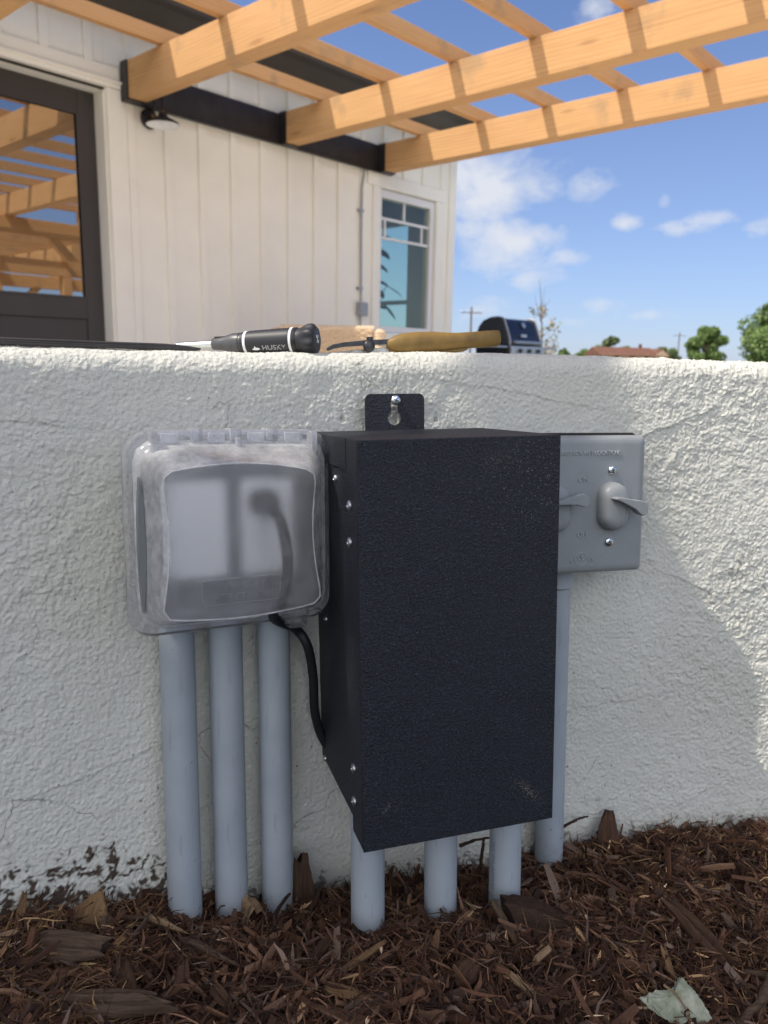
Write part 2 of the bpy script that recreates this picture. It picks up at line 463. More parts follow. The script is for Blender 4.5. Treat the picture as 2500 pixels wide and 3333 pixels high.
def wrinkle():
    m, g, b, out = mat_new('black_wrinkle_powder_coat')
    v = coords(g)
    n1 = g.n('ShaderNodeTexNoise', i_Scale=640.0, i_Detail=4.0, i_Roughness=0.7, i_Distortion=0.8); g.l(v, n1.inputs['Vector'])
    n2 = g.n('ShaderNodeTexVoronoi', i_Scale=760.0); g.l(v, n2.inputs['Vector'])
    n3 = g.n('ShaderNodeTexNoise', i_Scale=14.0, i_Detail=5.0); g.l(v, n3.inputs['Vector'])
    c = g.ramp(n1.outputs[0], [(0.40, (0.002, 0.003, 0.006)), (0.52, (0.008, 0.011, 0.018)), (0.68, (0.036, 0.043, 0.060))])
    c = g.mix(g.ramp(n3.outputs[0], [(0.45, 0.0), (0.8, 0.25)]), c, (0.022, 0.026, 0.036))
    # pale dust caught in the texture and two scuffs near the foot of the front
    n4 = g.n('ShaderNodeTexWhiteNoise'); 
    vs = g.n('ShaderNodeVectorMath', operation='SNAP'); vs.inputs[1].default_value = (0.0006, 0.0006, 0.0006)
    g.l(v, vs.inputs[0]); g.l(vs.outputs[0], n4.inputs['Vector'])
    sep = g.n('ShaderNodeSeparateXYZ'); g.l(v, sep.inputs[0])
    def blob(x, z, a, sx, sz):
        dx = g.m('SUBTRACT', sep.outputs[0], x); dz = g.m('SUBTRACT', sep.outputs[2], z)
        ca, sa = math.cos(a), math.sin(a)
        p = g.m('DIVIDE', g.m('ADD', g.m('MULTIPLY', dx, ca), g.m('MULTIPLY', dz, sa)), sx)
        q = g.m('DIVIDE', g.m('SUBTRACT', g.m('MULTIPLY', dz, ca), g.m('MULTIPLY', dx, sa)), sz)
        return g.m('EXPONENT', g.m('MULTIPLY', g.m('ADD', g.m('MULTIPLY', p, p), g.m('MULTIPLY', q, q)), -1.0))
    sc = g.m('ADD', blob(0.129, -0.2665, -0.75, 0.0125, 0.0032), g.m('ADD', blob(0.0175, -0.262, 0.75, 0.006, 0.0012), g.m('MULTIPLY', blob(0.10, -0.016, 0.1, 0.012, 0.006), 0.25)))
    fleck = g.ramp(n1.outputs[0], [(0.5, 0.0), (0.62, 1.0)])
    c = g.mix(g.m('MULTIPLY', g.m('MULTIPLY', sc, fleck), 0.5), c, (0.40, 0.33, 0.27))
    topr = blob(0.13, -0.03, 0.0, 0.03, 0.035)
    sp = g.m('MULTIPLY', g.ramp(n4.outputs[0], [(0.985, 0.0), (0.99, 1.0)]), g.m('ADD', g.m('MULTIPLY', topr, 0.35), 0.02))
    c = g.mix(sp, c, (0.6, 0.6, 0.58))
    g.l(c, b.inputs['Base Color'])
    b.inputs['Roughness'].default_value = 0.52; b.inputs['Specular IOR Level'].default_value = 0.45
    h = g.m('ADD', n1.outputs[0], g.m('MULTIPLY', n2.outputs['Distance'], 0.5))
    bumped(g, b, h, 0.8, 0.0010)
    return m


M_wrinkle = wrinkle()


def stucco():
    m, g, b, out = mat_new('white_stucco')
    v = coords(g)
    n1 = g.n('ShaderNodeTexNoise', i_Scale=5.0, i_Detail=6.0, i_Roughness=0.6); g.l(v, n1.inputs['Vector'])
    c = g.ramp(n1.outputs[0], [(0.3, (0.585, 0.575, 0.505)), (0.7, (0.675, 0.665, 0.60))])
    vo = g.n('ShaderNodeTexVoronoi', i_Scale=85.0); g.l(v, vo.inputs['Vector'])
    n2 = g.n('ShaderNodeTexNoise', i_Scale=38.0, i_Detail=4.0); g.l(v, n2.inputs['Vector'])
    sp = g.m('MULTIPLY', g.ramp(vo.outputs['Distance'], [(0.05, 1.0), (0.11, 0.0)]), g.ramp(n2.outputs[0], [(0.50, 0.0), (0.58, 0.75)]))
    c = g.mix(sp, c, (0.10, 0.08, 0.06))
    # a few hairline cracks and old splash specks
    vc = g.n('ShaderNodeTexVoronoi', feature='DISTANCE_TO_EDGE', i_Scale=17.0)
    wn = g.n('ShaderNodeTexNoise', i_Scale=30.0, i_Detail=5.0); g.l(v, wn.inputs['Vector'])
    wa = g.n('ShaderNodeVectorMath', operation='MULTIPLY_ADD'); wa.inputs[1].default_value = (0.035, 0.035, 0.035)
    g.l(wn.outputs['Color'], wa.inputs[0]); g.l(v, wa.inputs[2]); g.l(wa.outputs[0], vc.inputs['Vector'])
    n6 = g.n('ShaderNodeTexNoise', i_Scale=9.0, i_Detail=3.0); g.l(v, n6.inputs['Vector'])
    crack = g.m('MULTIPLY', g.ramp(vc.outputs['Distance'], [(0.004, 1.0), (0.011, 0.0)]), g.ramp(n6.outputs[0], [(0.55, 0.0), (0.62, 0.55)]))
    c = g.mix(crack, c, (0.16, 0.14, 0.11))
    at = g.n('ShaderNodeAttribute', attribute_name='soil')
    c = g.mix(at.outputs['Fac'], c, (0.050, 0.027, 0.016))
    g.l(c, b.inputs['Base Color'])
    b.inputs['Roughness'].default_value = 0.75; b.inputs['Specular IOR Level'].default_value = 0.3
    n3 = g.n('ShaderNodeTexNoise', i_Scale=420.0, i_Detail=4.0, i_Roughness=0.6); g.l(v, n3.inputs['Vector'])
    n7 = g.n('ShaderNodeTexNoise', i_Scale=1100.0, i_Detail=2.0); g.l(v, n7.inputs['Vector'])
    v8 = g.n('ShaderNodeTexVoronoi', feature='SMOOTH_F1', i_Scale=290.0); g.l(v, v8.inputs['Vector'])
    grit = g.m('SUBTRACT', 0.6, v8.outputs['Distance'])
    bumped(g, b, g.m('ADD', g.m('MULTIPLY', grit, 1.1), g.m('ADD', g.m('MULTIPLY', n3.outputs[0], 0.7), g.m('MULTIPLY', n7.outputs[0], 0.4))), 0.9, 0.0014)
    return m


def tinted(name, rough=0.9, scale=(1, 1, 1), amount=0.35):
    """own colour of each shred or leaf comes from its 'tint' attribute"""
    m, g, b, out = mat_new(name)
    at = g.n('ShaderNodeAttribute', attribute_name='tint')
    v = coords(g, scale)
    n = g.n('ShaderNodeTexNoise', i_Scale=900.0, i_Detail=2.0); g.l(v, n.inputs['Vector'])
    c = g.mix(g.ramp(n.outputs[0], [(0.35, 0.0), (0.7, amount)]), at.outputs['Color'], (0.0, 0.0, 0.0))
    g.l(c, b.inputs['Base Color'])
    b.inputs['Roughness'].default_value = rough; b.inputs['Specular IOR Level'].default_value = 0.2
    return m


M_stucco = stucco()
M_mulch = tinted('shredded_bark')
M_soil = simple('dark_bark_litter', (0.03, 0.018, 0.012), 0.95, var=0.5, vscale=90, bump=(260, 0.8, 0.004))
M_leaf = tinted('foliage', 0.6, (1, 1, 1), 0.15)


def bark_piece(name, c0, c1, axis_scale=(40, 400, 400)):
    m, g, b, out = mat_new(name)
    v = coords(g, axis_scale)
    n = g.n('ShaderNodeTexNoise', i_Scale=1.0, i_Detail=6.0, i_Roughness=0.65); g.l(v, n.inputs['Vector'])
    g.l(g.ramp(n.outputs[0], [(0.3, c0), (0.7, c1)]), b.inputs['Base Color'])
    b.inputs['Roughness'].default_value = 0.9; b.inputs['Specular IOR Level'].default_value = 0.2
    bumped(g, b, n.outputs[0], 0.9, 0.0015)
    return m


M_chip_brown = bark_piece('brown_wood_chip', (0.040, 0.022, 0.014), (0.12, 0.066, 0.040))
M_chip_dark = bark_piece('dark_wood_chip', (0.025, 0.015, 0.010), (0.075, 0.043, 0.028))
M_chip_grey = bark_piece('weathered_grey_chip', (0.055, 0.036, 0.025), (0.155, 0.10, 0.066))
M_chip_tan = bark_piece('tan_wood_chip', (0.11, 0.062, 0.030), (0.27, 0.165, 0.082))
M_chip_pale = bark_piece('pale_split_wood', (0.19, 0.12, 0.068), (0.38, 0.26, 0.15))
M_lichen = bark_piece('pale_green_leaf', (0.20, 0.24, 0.15), (0.50, 0.50, 0.38), (90, 90, 90))

# ------------------------------------------------------------------ frames
# the low wall leans back a few degrees and curves; everything fixed to it is laid out in its own frame
WF = Matrix(((0.99981788, -0.00224639, -0.01895134, 0), (0.00367409, 0.99712842, 0.07564006, 0), (0.01872701, -0.07569591, 0.99695508, CZ), (0, 0, 0, 1)))
R0, TH0, OFF = 1.4, math.radians(27), 0.018
_P0 = Vector((-0.1256, 0.6005))


def w_n(s):
    t = TH0 - s / R0
    return Vector((math.sin(t), -math.cos(t)))


CEN = _P0 + R0 * w_n(0)


def w_surf(s, d): return CEN - (R0 + OFF - d) * w_n(s)


def near_frame(s, d=0.0, z=0.0):
    """x along the wall, y into the wall, z up its face"""
    n = w_n(s); u = Vector((-n.y, n.x)); p = w_surf(s, d)
    return WF @ Matrix(((u.x, -n.x, 0, p.x), (u.y, -n.y, 0, p.y), (0, 0, 1, z), (0, 0, 0, 1)))


HY = math.radians(48.15)
HU = Vector((math.cos(HY), math.sin(HY), 0)); HN = Vector((math.sin(HY), -math.cos(HY), 0))
_o = HN * (-4.937229982580387 * 1.08)
HM = Matrix(((HU.x, -HN.x, 0, _o.x), (HU.y, -HN.y, 0, _o.y), (0, 0, 1, CZ), (0, 0, 0, 1)))
PATIO = -0.30            # patio level in house coordinates (z measured from eye height)

# ------------------------------------------------------------------ noise for the stucco and the bed
def _grid_noise(x, y, seed):
    rs = np.random.RandomState(seed)
    n = 256
    ang = rs.rand(n, n) * 2 * np.pi
    gx, gy = np.cos(ang), np.sin(ang)
    xi, yi = np.floor(x).astype(int), np.floor(y).astype(int)
    fx, fy = x - xi, y - yi
    u, v = fx * fx * fx * (fx * (fx * 6 - 15) + 10), fy * fy * fy * (fy * (fy * 6 - 15) + 10)
    def d(i, j):
        a, b = (xi + i) % n, (yi + j) % n
        return gx[a, b] * (fx - i) + gy[a, b] * (fy - j)
    return (d(0, 0) * (1 - u) + d(1, 0) * u) * (1 - v) + (d(0, 1) * (1 - u) + d(1, 1) * u) * v


def np_mesh(name, verts, faces4, mat, M=None, parent=None, smooth=True):
    me = bpy.data.meshes.new(name)
    nv, nf = len(verts), len(faces4)
    me.vertices.add(nv); me.vertices.foreach_set('co', np.asarray(verts, np.float32).ravel())
    me.loops.add(nf * 4); me.loops.foreach_set('vertex_index', np.asarray(faces4, np.int32).ravel())
    me.polygons.add(nf)
    me.polygons.foreach_set('loop_start', np.arange(0, nf * 4, 4, dtype=np.int32))
    me.polygons.foreach_set('loop_total', np.full(nf, 4, np.int32))
    me.polygons.foreach_set('use_smooth', np.full(nf, smooth))
    me.update(calc_edges=True); me.validate()
    me.materials.append(mat)
    o = bpy.data.objects.new(name, me); COL.objects.link(o)
    if parent is not None: o.parent = parent
    if M is not None: o.matrix_local = M
    return o


def add_attr(o, name, rgb):
    a = o.data.attributes.new(name, 'FLOAT_COLOR', 'POINT')
    c = np.ones((len(rgb), 4), np.float32); c[:, :3] = rgb
    a.data.foreach_set('color', c.ravel())


TOP_S = [-0.6, -0.147, 0.002, 0.145, 0.263, 0.367, 0.523, 1.2]
TOP_Z = [0.048, 0.0520, 0.0538, 0.0584, 0.0612, 0.0602, 0.0558, 0.050]


def w_top(s): return np.interp(s, TOP_S, TOP_Z)


def garden_wall():
    ss = np.concatenate([np.linspace(-0.60, -0.21, 60), np.arange(-0.209, 0.585, 0.0009), np.linspace(0.586, 1.2, 90)])
    # profile: distance t along it -> (behind the face, height below the top)
    prof = []
    for z in np.linspace(-0.62, -0.50, 12): prof.append((0.0, z, 0))
    for z in np.arange(-0.499, -0.0185, 0.0009): prof.append((0.0, z, 0))
    R = 0.018
    for a in np.linspace(0, 88, 26): prof.append((R - R * math.cos(math.radians(a)), -R + R * math.sin(math.radians(a)), 1))
    for b in np.arange(R, 0.09, 0.0016): prof.append((b, -0.0003 - 0.03 * (b - R), 2))
    for b in np.linspace(0.092, 0.21, 14): prof.append((b, -0.0025, 2))
    for z in np.linspace(-0.01, -0.40, 14): prof.append((0.22, z, 3))
    prof = np.array(prof)
    arc = np.concatenate([[0], np.cumsum(np.hypot(np.diff(prof[:, 0]), np.diff(prof[:, 1])))])
    Sg, Ag = np.meshgrid(ss, arc, indexing='ij')
    back = np.broadcast_to(prof[:, 0], Sg.shape); zz = np.broadcast_to(prof[:, 1], Sg.shape)
    top = w_top(Sg)
    low = np.where(zz < -0.3, 1.0, 0.0)
    Z = top + zz
    Z = np.where(prof[:, 2][None, :] == 0, top * np.clip((zz + 0.5) / 0.48, 0, 1) + zz, Z)
    n1 = lambda f, sd, ax=1.0: _grid_noise(Sg * f + sd * 1.7 + 40, Ag * f * ax + 60 + sd, sd)
    warp = n1(60, 3) * 0.004
    wx = warp + 0.0022 * n1(135, 14) + 0.0010 * n1(300, 16); wy = -warp + 0.0022 * n1(141, 15) + 0.0010 * n1(310, 17)
    def nz(f, sd): return _grid_noise((Sg + wx) * f + sd * 3.1 + 40, (Ag + wy) * f * 1.15 + 60 + sd, sd)
    lumps = nz(95, 5); mids = nz(200, 12); fine = nz(390, 6); xf = nz(610, 7); big = nz(14, 8); mid = nz(48, 9)
    rough = np.clip(0.80 + 1.1 * nz(7, 11), 0.45, 1.3)
    zone = np.exp(-((Sg + 0.13) / 0.09) ** 2) * np.clip((zz + 0.33) / 0.15, 0.35, 1) + np.exp(-((Sg - 0.47) / 0.12) ** 2)
    rough = rough * (0.85 + 0.55 * zone - 0.25 * np.exp(-((Sg - 0.2) / 0.11) ** 2))
    blob = np.maximum(np.abs(mids) * 1.0, mids * 1.5) + np.abs(fine) * 0.70 + xf * 0.38 + np.maximum(lumps, -0.15) * (0.45 + 0.55 * zone)
    h = 0.0012 * rough * blob + 0.0014 * big + 0.0008 * mid
    # trowel drags: shallow steps
    for s0, z0, ln, sl, amp in ((-0.10, -0.235, 0.10, 0.18, 0.0008), (-0.16, -0.30, 0.09, 0.12, 0.0010), (0.40, -0.012, 0.07, 0.33, 0.0014), (0.34, -0.25, 0.10, 0.10, 0.0008), (-0.13, 0.005, 0.06, -0.1, 0.0008), (0.28, 0.02, 0.08, -0.15, 0.001), (0.45, -0.14, 0.05, -0.4, 0.0009)):
        e = (zz + 0.056) - (z0 + sl * (Sg - s0) + 0.003 * _grid_noise(Sg * 60 + 9, Sg * 0 + 3.3, 21))
        win = np.exp(-((Sg - s0) / ln) ** 4)
        h += amp * win * np.where(e > 0, np.exp(-e / 0.012), 0.0)
    for s0, z0, r in ((0.1073, 0.0002, 0.0016), (0.193, -0.0001, 0.0013)):
        h -= 0.006 * np.exp(-(((Sg - s0) ** 2 + (Z - z0) ** 2) / r ** 2)) + 0.002 * np.exp(-(((Sg - s0) / 0.0006) ** 2 + ((Z - z0 - 0.004) / 0.003) ** 2))
    edge = np.clip((prof[:, 2][None, :] < 2.5) * 1.0, 0, 1)
    h = h * edge
    # outward direction across the profile
    nb = np.gradient(prof[:, 0]); nzv = np.gradient(prof[:, 1]); L = np.hypot(nb, nzv) + 1e-9
    on, oz = nzv / L, -nb / L                  # towards the viewer, up
    oz = -(-nb / L)
    dd = -back + h * on[None, :]
    Z = Z + h * np.abs(oz)[None, :]
    th = TH0 - Sg / R0
    rad = R0 + OFF - dd
    X = CEN.x - rad * np.sin(th); Y = CEN.y + rad * np.cos(th)
    ns, nt = Sg.shape
    V = np.stack([X, Y, Z], -1).reshape(-1, 3)
    i, j = np.meshgrid(np.arange(ns - 1), np.arange(nt - 1), indexing='ij')
    a = (i * nt + j).ravel(); F = np.stack([a, a + nt, a + nt + 1, a + 1], 1)
    o = np_mesh('garden_wall', V, F, M_stucco, WF)
    tag(o, 'low curved white stucco garden wall that carries the electrical boxes', 'wall')
    # soil splashed on the foot of the wall, mostly at the left
    cz = np.interp(Sg, [-0.6, -0.17, -0.06, 0.044, 0.16, 0.35, 0.6], [-0.345, -0.355, -0.385, -0.42, -0.43, -0.428, -0.42])
    up = np.clip((Z - cz) / np.interp(Sg, [-0.6, -0.10, -0.05, 0.0, 1.0], [0.060, 0.058, 0.048, 0.026, 0.018]), 0, 1)
    pat = nz(38, 31) * 0.45 + nz(120, 32) * 0.75 + nz(290, 33) * 0.65
    soil = np.clip((pat + 0.27 - 0.66 * up) * 4.0, 0, 0.96) * (up < 1) * np.interp(Sg, [-0.6, -0.06, 0.0, 1.0], [1, 1, 0.7, 0.6])
    soil = np.maximum(soil, np.clip((nz(230, 35) - 0.50) * 9, 0, 0.8) * np.clip((-0.22 - Z) * 8, 0, 1)) * (prof[:, 2][None, :] == 0)
    add_attr(o, 'soil', np.repeat(soil.reshape(-1, 1), 3, 1))
    return o


garden_wall()

# ------------------------------------------------------------------ ground, patio
def sheet(name, pts, z0, z1, mat):
    mb = MB(); mb.prism(pts, 'z', z0, z1)
    o = mb.build(name, mat); tag(o, kind='structure'); return o


mb = MB(); seg = 48
mb.add([(3500 * math.cos(2 * math.pi * k / seg), 3500 * math.sin(2 * math.pi * k / seg), 0.0) for k in range(seg)], [tuple(range(seg))])
tag(mb.build('ground', M_ground), kind='structure')
_c = [WF @ Vector((*w_surf(s, -0.15), 0)) for s in np.linspace(-0.6, 1.2, 24)]
patio_pts = [(-9, -1.0), (_c[0].x - 1.2, _c[0].y - 0.75)] + [(p.x, p.y) for p in _c] + [(2.4, 0.55), (8.5, 1.5), (8.5, 9.0), (5.2, 9.2), (1.1, 8.5), (-9, 8.5)]
sheet('patio', patio_pts, -0.1, CZ + PATIO, M_patio)


def mulch_height(x, y):
    """top of the bed (world metres) as a function of plan position"""
    p = np.stack([x - 0.006 - CEN.x, y + 0.033 - CEN.y], -1)
    rad = np.hypot(p[..., 0], p[..., 1])
    th = np.arctan2(-p[..., 0], p[..., 1])
    s = (TH0 - th) * R0
    dist = np.clip(R0 + OFF - rad, 0, None)
    c = np.interp(s, [-0.6, -0.169, -0.06, 0.0435, 0.16, 0.222, 0.30, 0.352, 0.419, 0.486, 0.56, 1.2],
                  [-0.40, -0.404, -0.435, -0.466, -0.480, -0.486, -0.484, -0.477, -0.472, -0.467, -0.461, -0.46])
    sl = np.interp(s, [-0.6, -0.17, -0.05, 0.05, 0.2, 0.34, 0.45, 1.2], [-0.05, -0.05, 0.02, 0.30, 0.36, 0.20, 0.04, 0.0])
    z = c + sl * np.minimum(dist, 0.12) - 0.03 * np.clip(dist - 0.12, 0, 1)
    z = z + 0.010 * _grid_noise(x * 14 + 31, y * 14 + 17, 41) + 0.013 * _grid_noise(x * 30 + 31, y * 30 + 17, 42) + 0.007 * _grid_noise(x * 80 + 31, y * 80 + 17, 43)
    return z + CZ - 0.004


def mulch_bed():
    xs = np.arange(-1.2, 1.5, 0.008); ys = np.arange(-0.9, 0.86, 0.008)
    X, Y = np.meshgrid(xs, ys, indexing='ij')
    Z = mulch_height(X, Y) - 0.006 + 0.003 * _grid_noise(X * 90, Y * 90, 44)
    fade = np.clip(np.minimum.reduce([(X + 1.2) / 0.2, (1.5 - X) / 0.2, (Y + 0.9) / 0.3]), 0, 1)
    Z = Z * fade + (1 - fade) * 0.004
    V = np.stack([X, Y, Z], -1).reshape(-1, 3)
    n, m = X.shape
    i, j = np.meshgrid(np.arange(n - 1), np.arange(m - 1), indexing='ij')
    a = (i * m + j).ravel()
    o = np_mesh('planting_bed', V, np.stack([a, a + m, a + m + 1, a + 1], 1), M_soil)
    tag(o, kind='structure')


def in_bed(x, y, gap=0.004):
    p = np.stack([x - 0.006 - CEN.x, y + 0.033 - CEN.y], -1)
    return np.hypot(p[..., 0], p[..., 1]) < R0 + OFF - gap


PIPES_XY = []            # filled by the conduits, so that shreds stay out of the pipes


def shreds():
    rs = np.random.RandomState(5)
    V, F, C = [], [], []
    nv = 0
    def batch(n, L, Wd, T, seg, curl, lift, cols, y0=0.36, area=(-0.46, 0.62), tilt=0.35, sharp=True):
        nonlocal nv
        x = rs.uniform(area[0], area[1], n); y = rs.uniform(y0, 0.80, n)
        ok = in_bed(x, y, 0.002)
        x, y = x[ok], y[ok]; n = len(x)
        if PIPES_XY:
            dmin = np.min([np.hypot(x - a, y - b) for a, b in PIPES_XY], axis=0)
            ok = dmin > 0.0125; x, y = x[ok], y[ok]; n = len(x)
        ln = rs.uniform(*L, n) * rs.choice([0.6, 1.0, 1.0, 1.5], n); w = rs.uniform(*Wd, n); th = rs.uniform(*T, n)
        yaw = rs.uniform(0, 2 * np.pi, n) ; pit = rs.normal(0, tilt, n)
        roll = rs.uniform(0, np.pi, n)
        cu = rs.normal(0, curl, n); cu2 = rs.normal(0, curl * 0.6, n)
        z = mulch_height(x, y) + rs.uniform(lift[0], lift[1], n)
        P = np.stack([x, y, z], -1)
        d = np.stack([np.cos(yaw) * np.cos(pit), np.sin(yaw) * np.cos(pit), np.sin(pit)], -1)
        side = np.stack([-np.sin(yaw), np.cos(yaw), np.zeros(n)], -1)
        up = np.cross(d, side)
        a = side * np.cos(roll)[:, None] + up * np.sin(roll)[:, None]
        b = -side * np.sin(roll)[:, None] + up * np.cos(roll)[:, None]
        rings = []
        for k in range(seg + 1):
            t = k / seg - 0.5
            ctr = P + d * (t * ln)[:, None] + a * (cu * ln * (t * t - 0.08) * 2)[:, None] + b * (cu2 * ln * (np.sin(t * 5)) * 0.35)[:, None]
            tp = (1 - abs(2 * t) ** 3 * 0.85) if sharp else (1 - 0.25 * abs(2 * t) ** 4)
            jit = 1 + 0.25 * rs.normal(0, 1, n) if not sharp else np.ones(n)
            hw = (w * 0.5 * tp * jit)[:, None]; ht = (th * 0.5 * tp)[:, None]
            rings.append(np.stack([ctr + a * hw + b * ht, ctr - a * hw + b * ht, ctr - a * hw - b * ht, ctr + a * hw - b * ht], 1))
        R = np.stack(rings, 1)                      # n, seg+1, 4, 3
        # keep every shred on the garden side of the wall
        Q = R.reshape(-1, 3)
        p = Q[:, :2] - np.array([CEN.x + 0.006, CEN.y - 0.033]); rad = np.hypot(p[:, 0], p[:, 1])
        lim = R0 + OFF - 0.0015
        f = np.where(rad > lim, lim / np.maximum(rad, 1e-6), 1.0)
        Q[:, :2] = np.array([CEN.x + 0.006, CEN.y - 0.033]) + p * f[:, None]
        base = nv + np.arange(n)[:, None, None] * ((seg + 1) * 4)
        k, j = np.meshgrid(np.arange(seg), np.arange(4), indexing='ij'); j2 = (j + 1) % 4
        q = np.stack([k * 4 + j, k * 4 + j2, (k + 1) * 4 + j2, (k + 1) * 4 + j], -1).reshape(1, -1, 4)
        F.append((base + q).reshape(-1, 4))
        caps = np.array([[3, 2, 1, 0], [seg * 4, seg * 4 + 1, seg * 4 + 2, seg * 4 + 3]])[None]
        F.append((base + caps).reshape(-1, 4))
        V.append(Q); nv += len(Q)
        cols_ = np.array(cols); ci = rs.randint(0, len(cols_), n)
        cc = cols_[ci] * rs.uniform(0.6, 1.5, (n, 1)) * np.array([2.0, 1.98, 2.0])
        C.append(np.repeat(cc, (seg + 1) * 4, axis=0))
    dk = [(0.030, 0.015, 0.010), (0.042, 0.020, 0.012), (0.055, 0.026, 0.015), (0.024, 0.014, 0.010), (0.065, 0.033, 0.020), (0.04, 0.024, 0.017)]
    md = [(0.085, 0.045, 0.026), (0.11, 0.062, 0.038), (0.075, 0.038, 0.022), (0.10, 0.068, 0.05)]
    lt = [(0.26, 0.165, 0.085), (0.20, 0.12, 0.06), (0.32, 0.24, 0.15)]
    batch(24000, (0.010, 0.030), (0.00045, 0.0011), (0.0004, 0.0008), 5, 0.75, (-0.004, 0.011), dk + md[:2], tilt=0.55)
    batch(19000, (0.012, 0.036), (0.0014, 0.0042), (0.0004, 0.0010), 4, 0.30, (-0.004, 0.008), dk + md, tilt=0.38)
    batch(8500, (0.016, 0.045), (0.0026, 0.0078), (0.0008, 0.0022), 4, 0.12, (-0.004, 0.006), dk + md, tilt=0.30, sharp=False)
    batch(1900, (0.007, 0.022), (0.0010, 0.0028), (0.0005, 0.0012), 3, 0.15, (0.001, 0.010), [tuple(1.5 * q for q in c) for c in lt] + md, tilt=0.35)
    batch(420, (0.010, 0.020), (0.003, 0.006), (0.0009, 0.0018), 3, 0.10, (0.001, 0.008), lt[:2] + md, tilt=0.3, sharp=False)
    # lighter tan shreds in the front left and right corners
    tan = [(0.17, 0.10, 0.045), (0.13, 0.075, 0.035), (0.24, 0.155, 0.075), (0.09, 0.05, 0.028)]
    batch(2600, (0.010, 0.026), (0.0005, 0.0016), (0.0004, 0.0008), 4, 0.3, (0.002, 0.010), tan, y0=0.40, area=(-0.36, -0.17), tilt=0.4)
    batch(1300, (0.010, 0.024), (0.0005, 0.0018), (0.0004, 0.0008), 4, 0.3, (0.002, 0.010), tan, y0=0.40, area=(0.19, 0.40), tilt=0.4)
    o = np_mesh('bark_mulch', np.concatenate(V), np.concatenate(F), M_mulch, smooth=False)
    add_attr(o, 'tint', np.concatenate(C))
    tag(o, 'dark brown shredded bark mulch heaped along the foot of the white wall', 'mulch', kind='stuff')


# ------------------------------------------------------------------ conduits
PIPE_R = 0.01335
GC = 'grey plastic conduits rising from the mulch'


def conduit(label, M, z0, z1, coupling=None, r=PIPE_R, mark=None):
    mb = MB()
    mb.lathe([(0, r), (z1 - z0, r)], (0, 0, z0), (0, 0, 1), 40)
    o = mb.build('conduit', M_conduit, smooth=True, angle=60)
    o.matrix_world = M
    tag(o, label, 'conduit', GC)
    if mark:
        tx, a0, zb, sz = mark
        tm = text_mesh('printed_line', tx, sz, 0.00005, M_print, o, Matrix.Identity(4), 'LEFT', 1.0)
        for v in tm.data.vertices:
            x, y, _ = v.co; a = a0 + y / r
            v.co = ((r + 0.00012) * math.sin(a), -(r + 0.00012) * math.cos(a), zb + x)
    w = M @ Vector((0, 0, -0.44)); PIPES_XY.append((w.x, w.y))
    if coupling:
        c = MB(); c.lathe([(0, r + 0.001), (0.0012, r + 0.0032), (coupling, r + 0.0032)], (0, 0, z1 - coupling), (0, 0, 1), 40)
        c.build('coupling', M_conduit, o, smooth=True)
    return o


for s, lab in ((-0.0384, 'leftmost grey conduit of the three under the clear outlet cover'),
               (-0.0004, 'middle grey conduit of the three under the clear outlet cover'),
               (0.0394, 'grey conduit under the clear outlet cover, beside the black power cord')):
    conduit(lab, near_frame(s, OFF), -0.54, -0.10)
conduit('grey conduit below the switch plate, right of the black transformer box', near_frame(0.3055, OFF), -0.56, -0.130, 0.024)

# black transformer box frame: origin at its top front left corner
psi, ro, pi_ = 0.2957, 0.0194, -0.0255
_u = Vector((math.cos(psi), math.sin(psi), 0)); _n = Vector((math.sin(psi), -math.cos(psi), 0)); _z = Vector((0, 0, 1))
_u, _z = math.cos(ro) * _u + math.sin(ro) * _z, -math.sin(ro) * _u + math.cos(ro) * _z
_n, _z = math.cos(pi_) * _n + math.sin(pi_) * _z, -math.sin(pi_) * _n + math.cos(pi_) * _z
_fl = Vector((-0.0164, 0.47, -0.0123)) * 1.09
TM = WF @ Matrix(((_u.x, -_n.x, _z.x, _fl.x), (_u.y, -_n.y, _z.y, _fl.y), (_u.z, -_n.z, _z.z, _fl.z), (0, 0, 0, 1)))
TW, TD, TH = 0.1507, 0.1425, 0.2935
for px, py, lab, mk in ((-0.0129, 0.5755, 'leftmost grey conduit of the three below the black transformer box', ('II 74 6', -0.95, -0.415, 0.0035)),
                    (0.0462, 0.5955, 'middle grey conduit of the three below the black transformer box', ('6  TU 7  UZS', 1.05, -0.425, 0.0035)),
                    (0.1024, 0.618, 'rightmost grey conduit of the three below the black transformer box', ('ES UNIVERSAL STD 2557', -1.0, -0.40, 0.0048))):
    conduit(lab, WF @ Matrix.Translation((px, py, 0)), -0.56, -0.27, mark=mk)


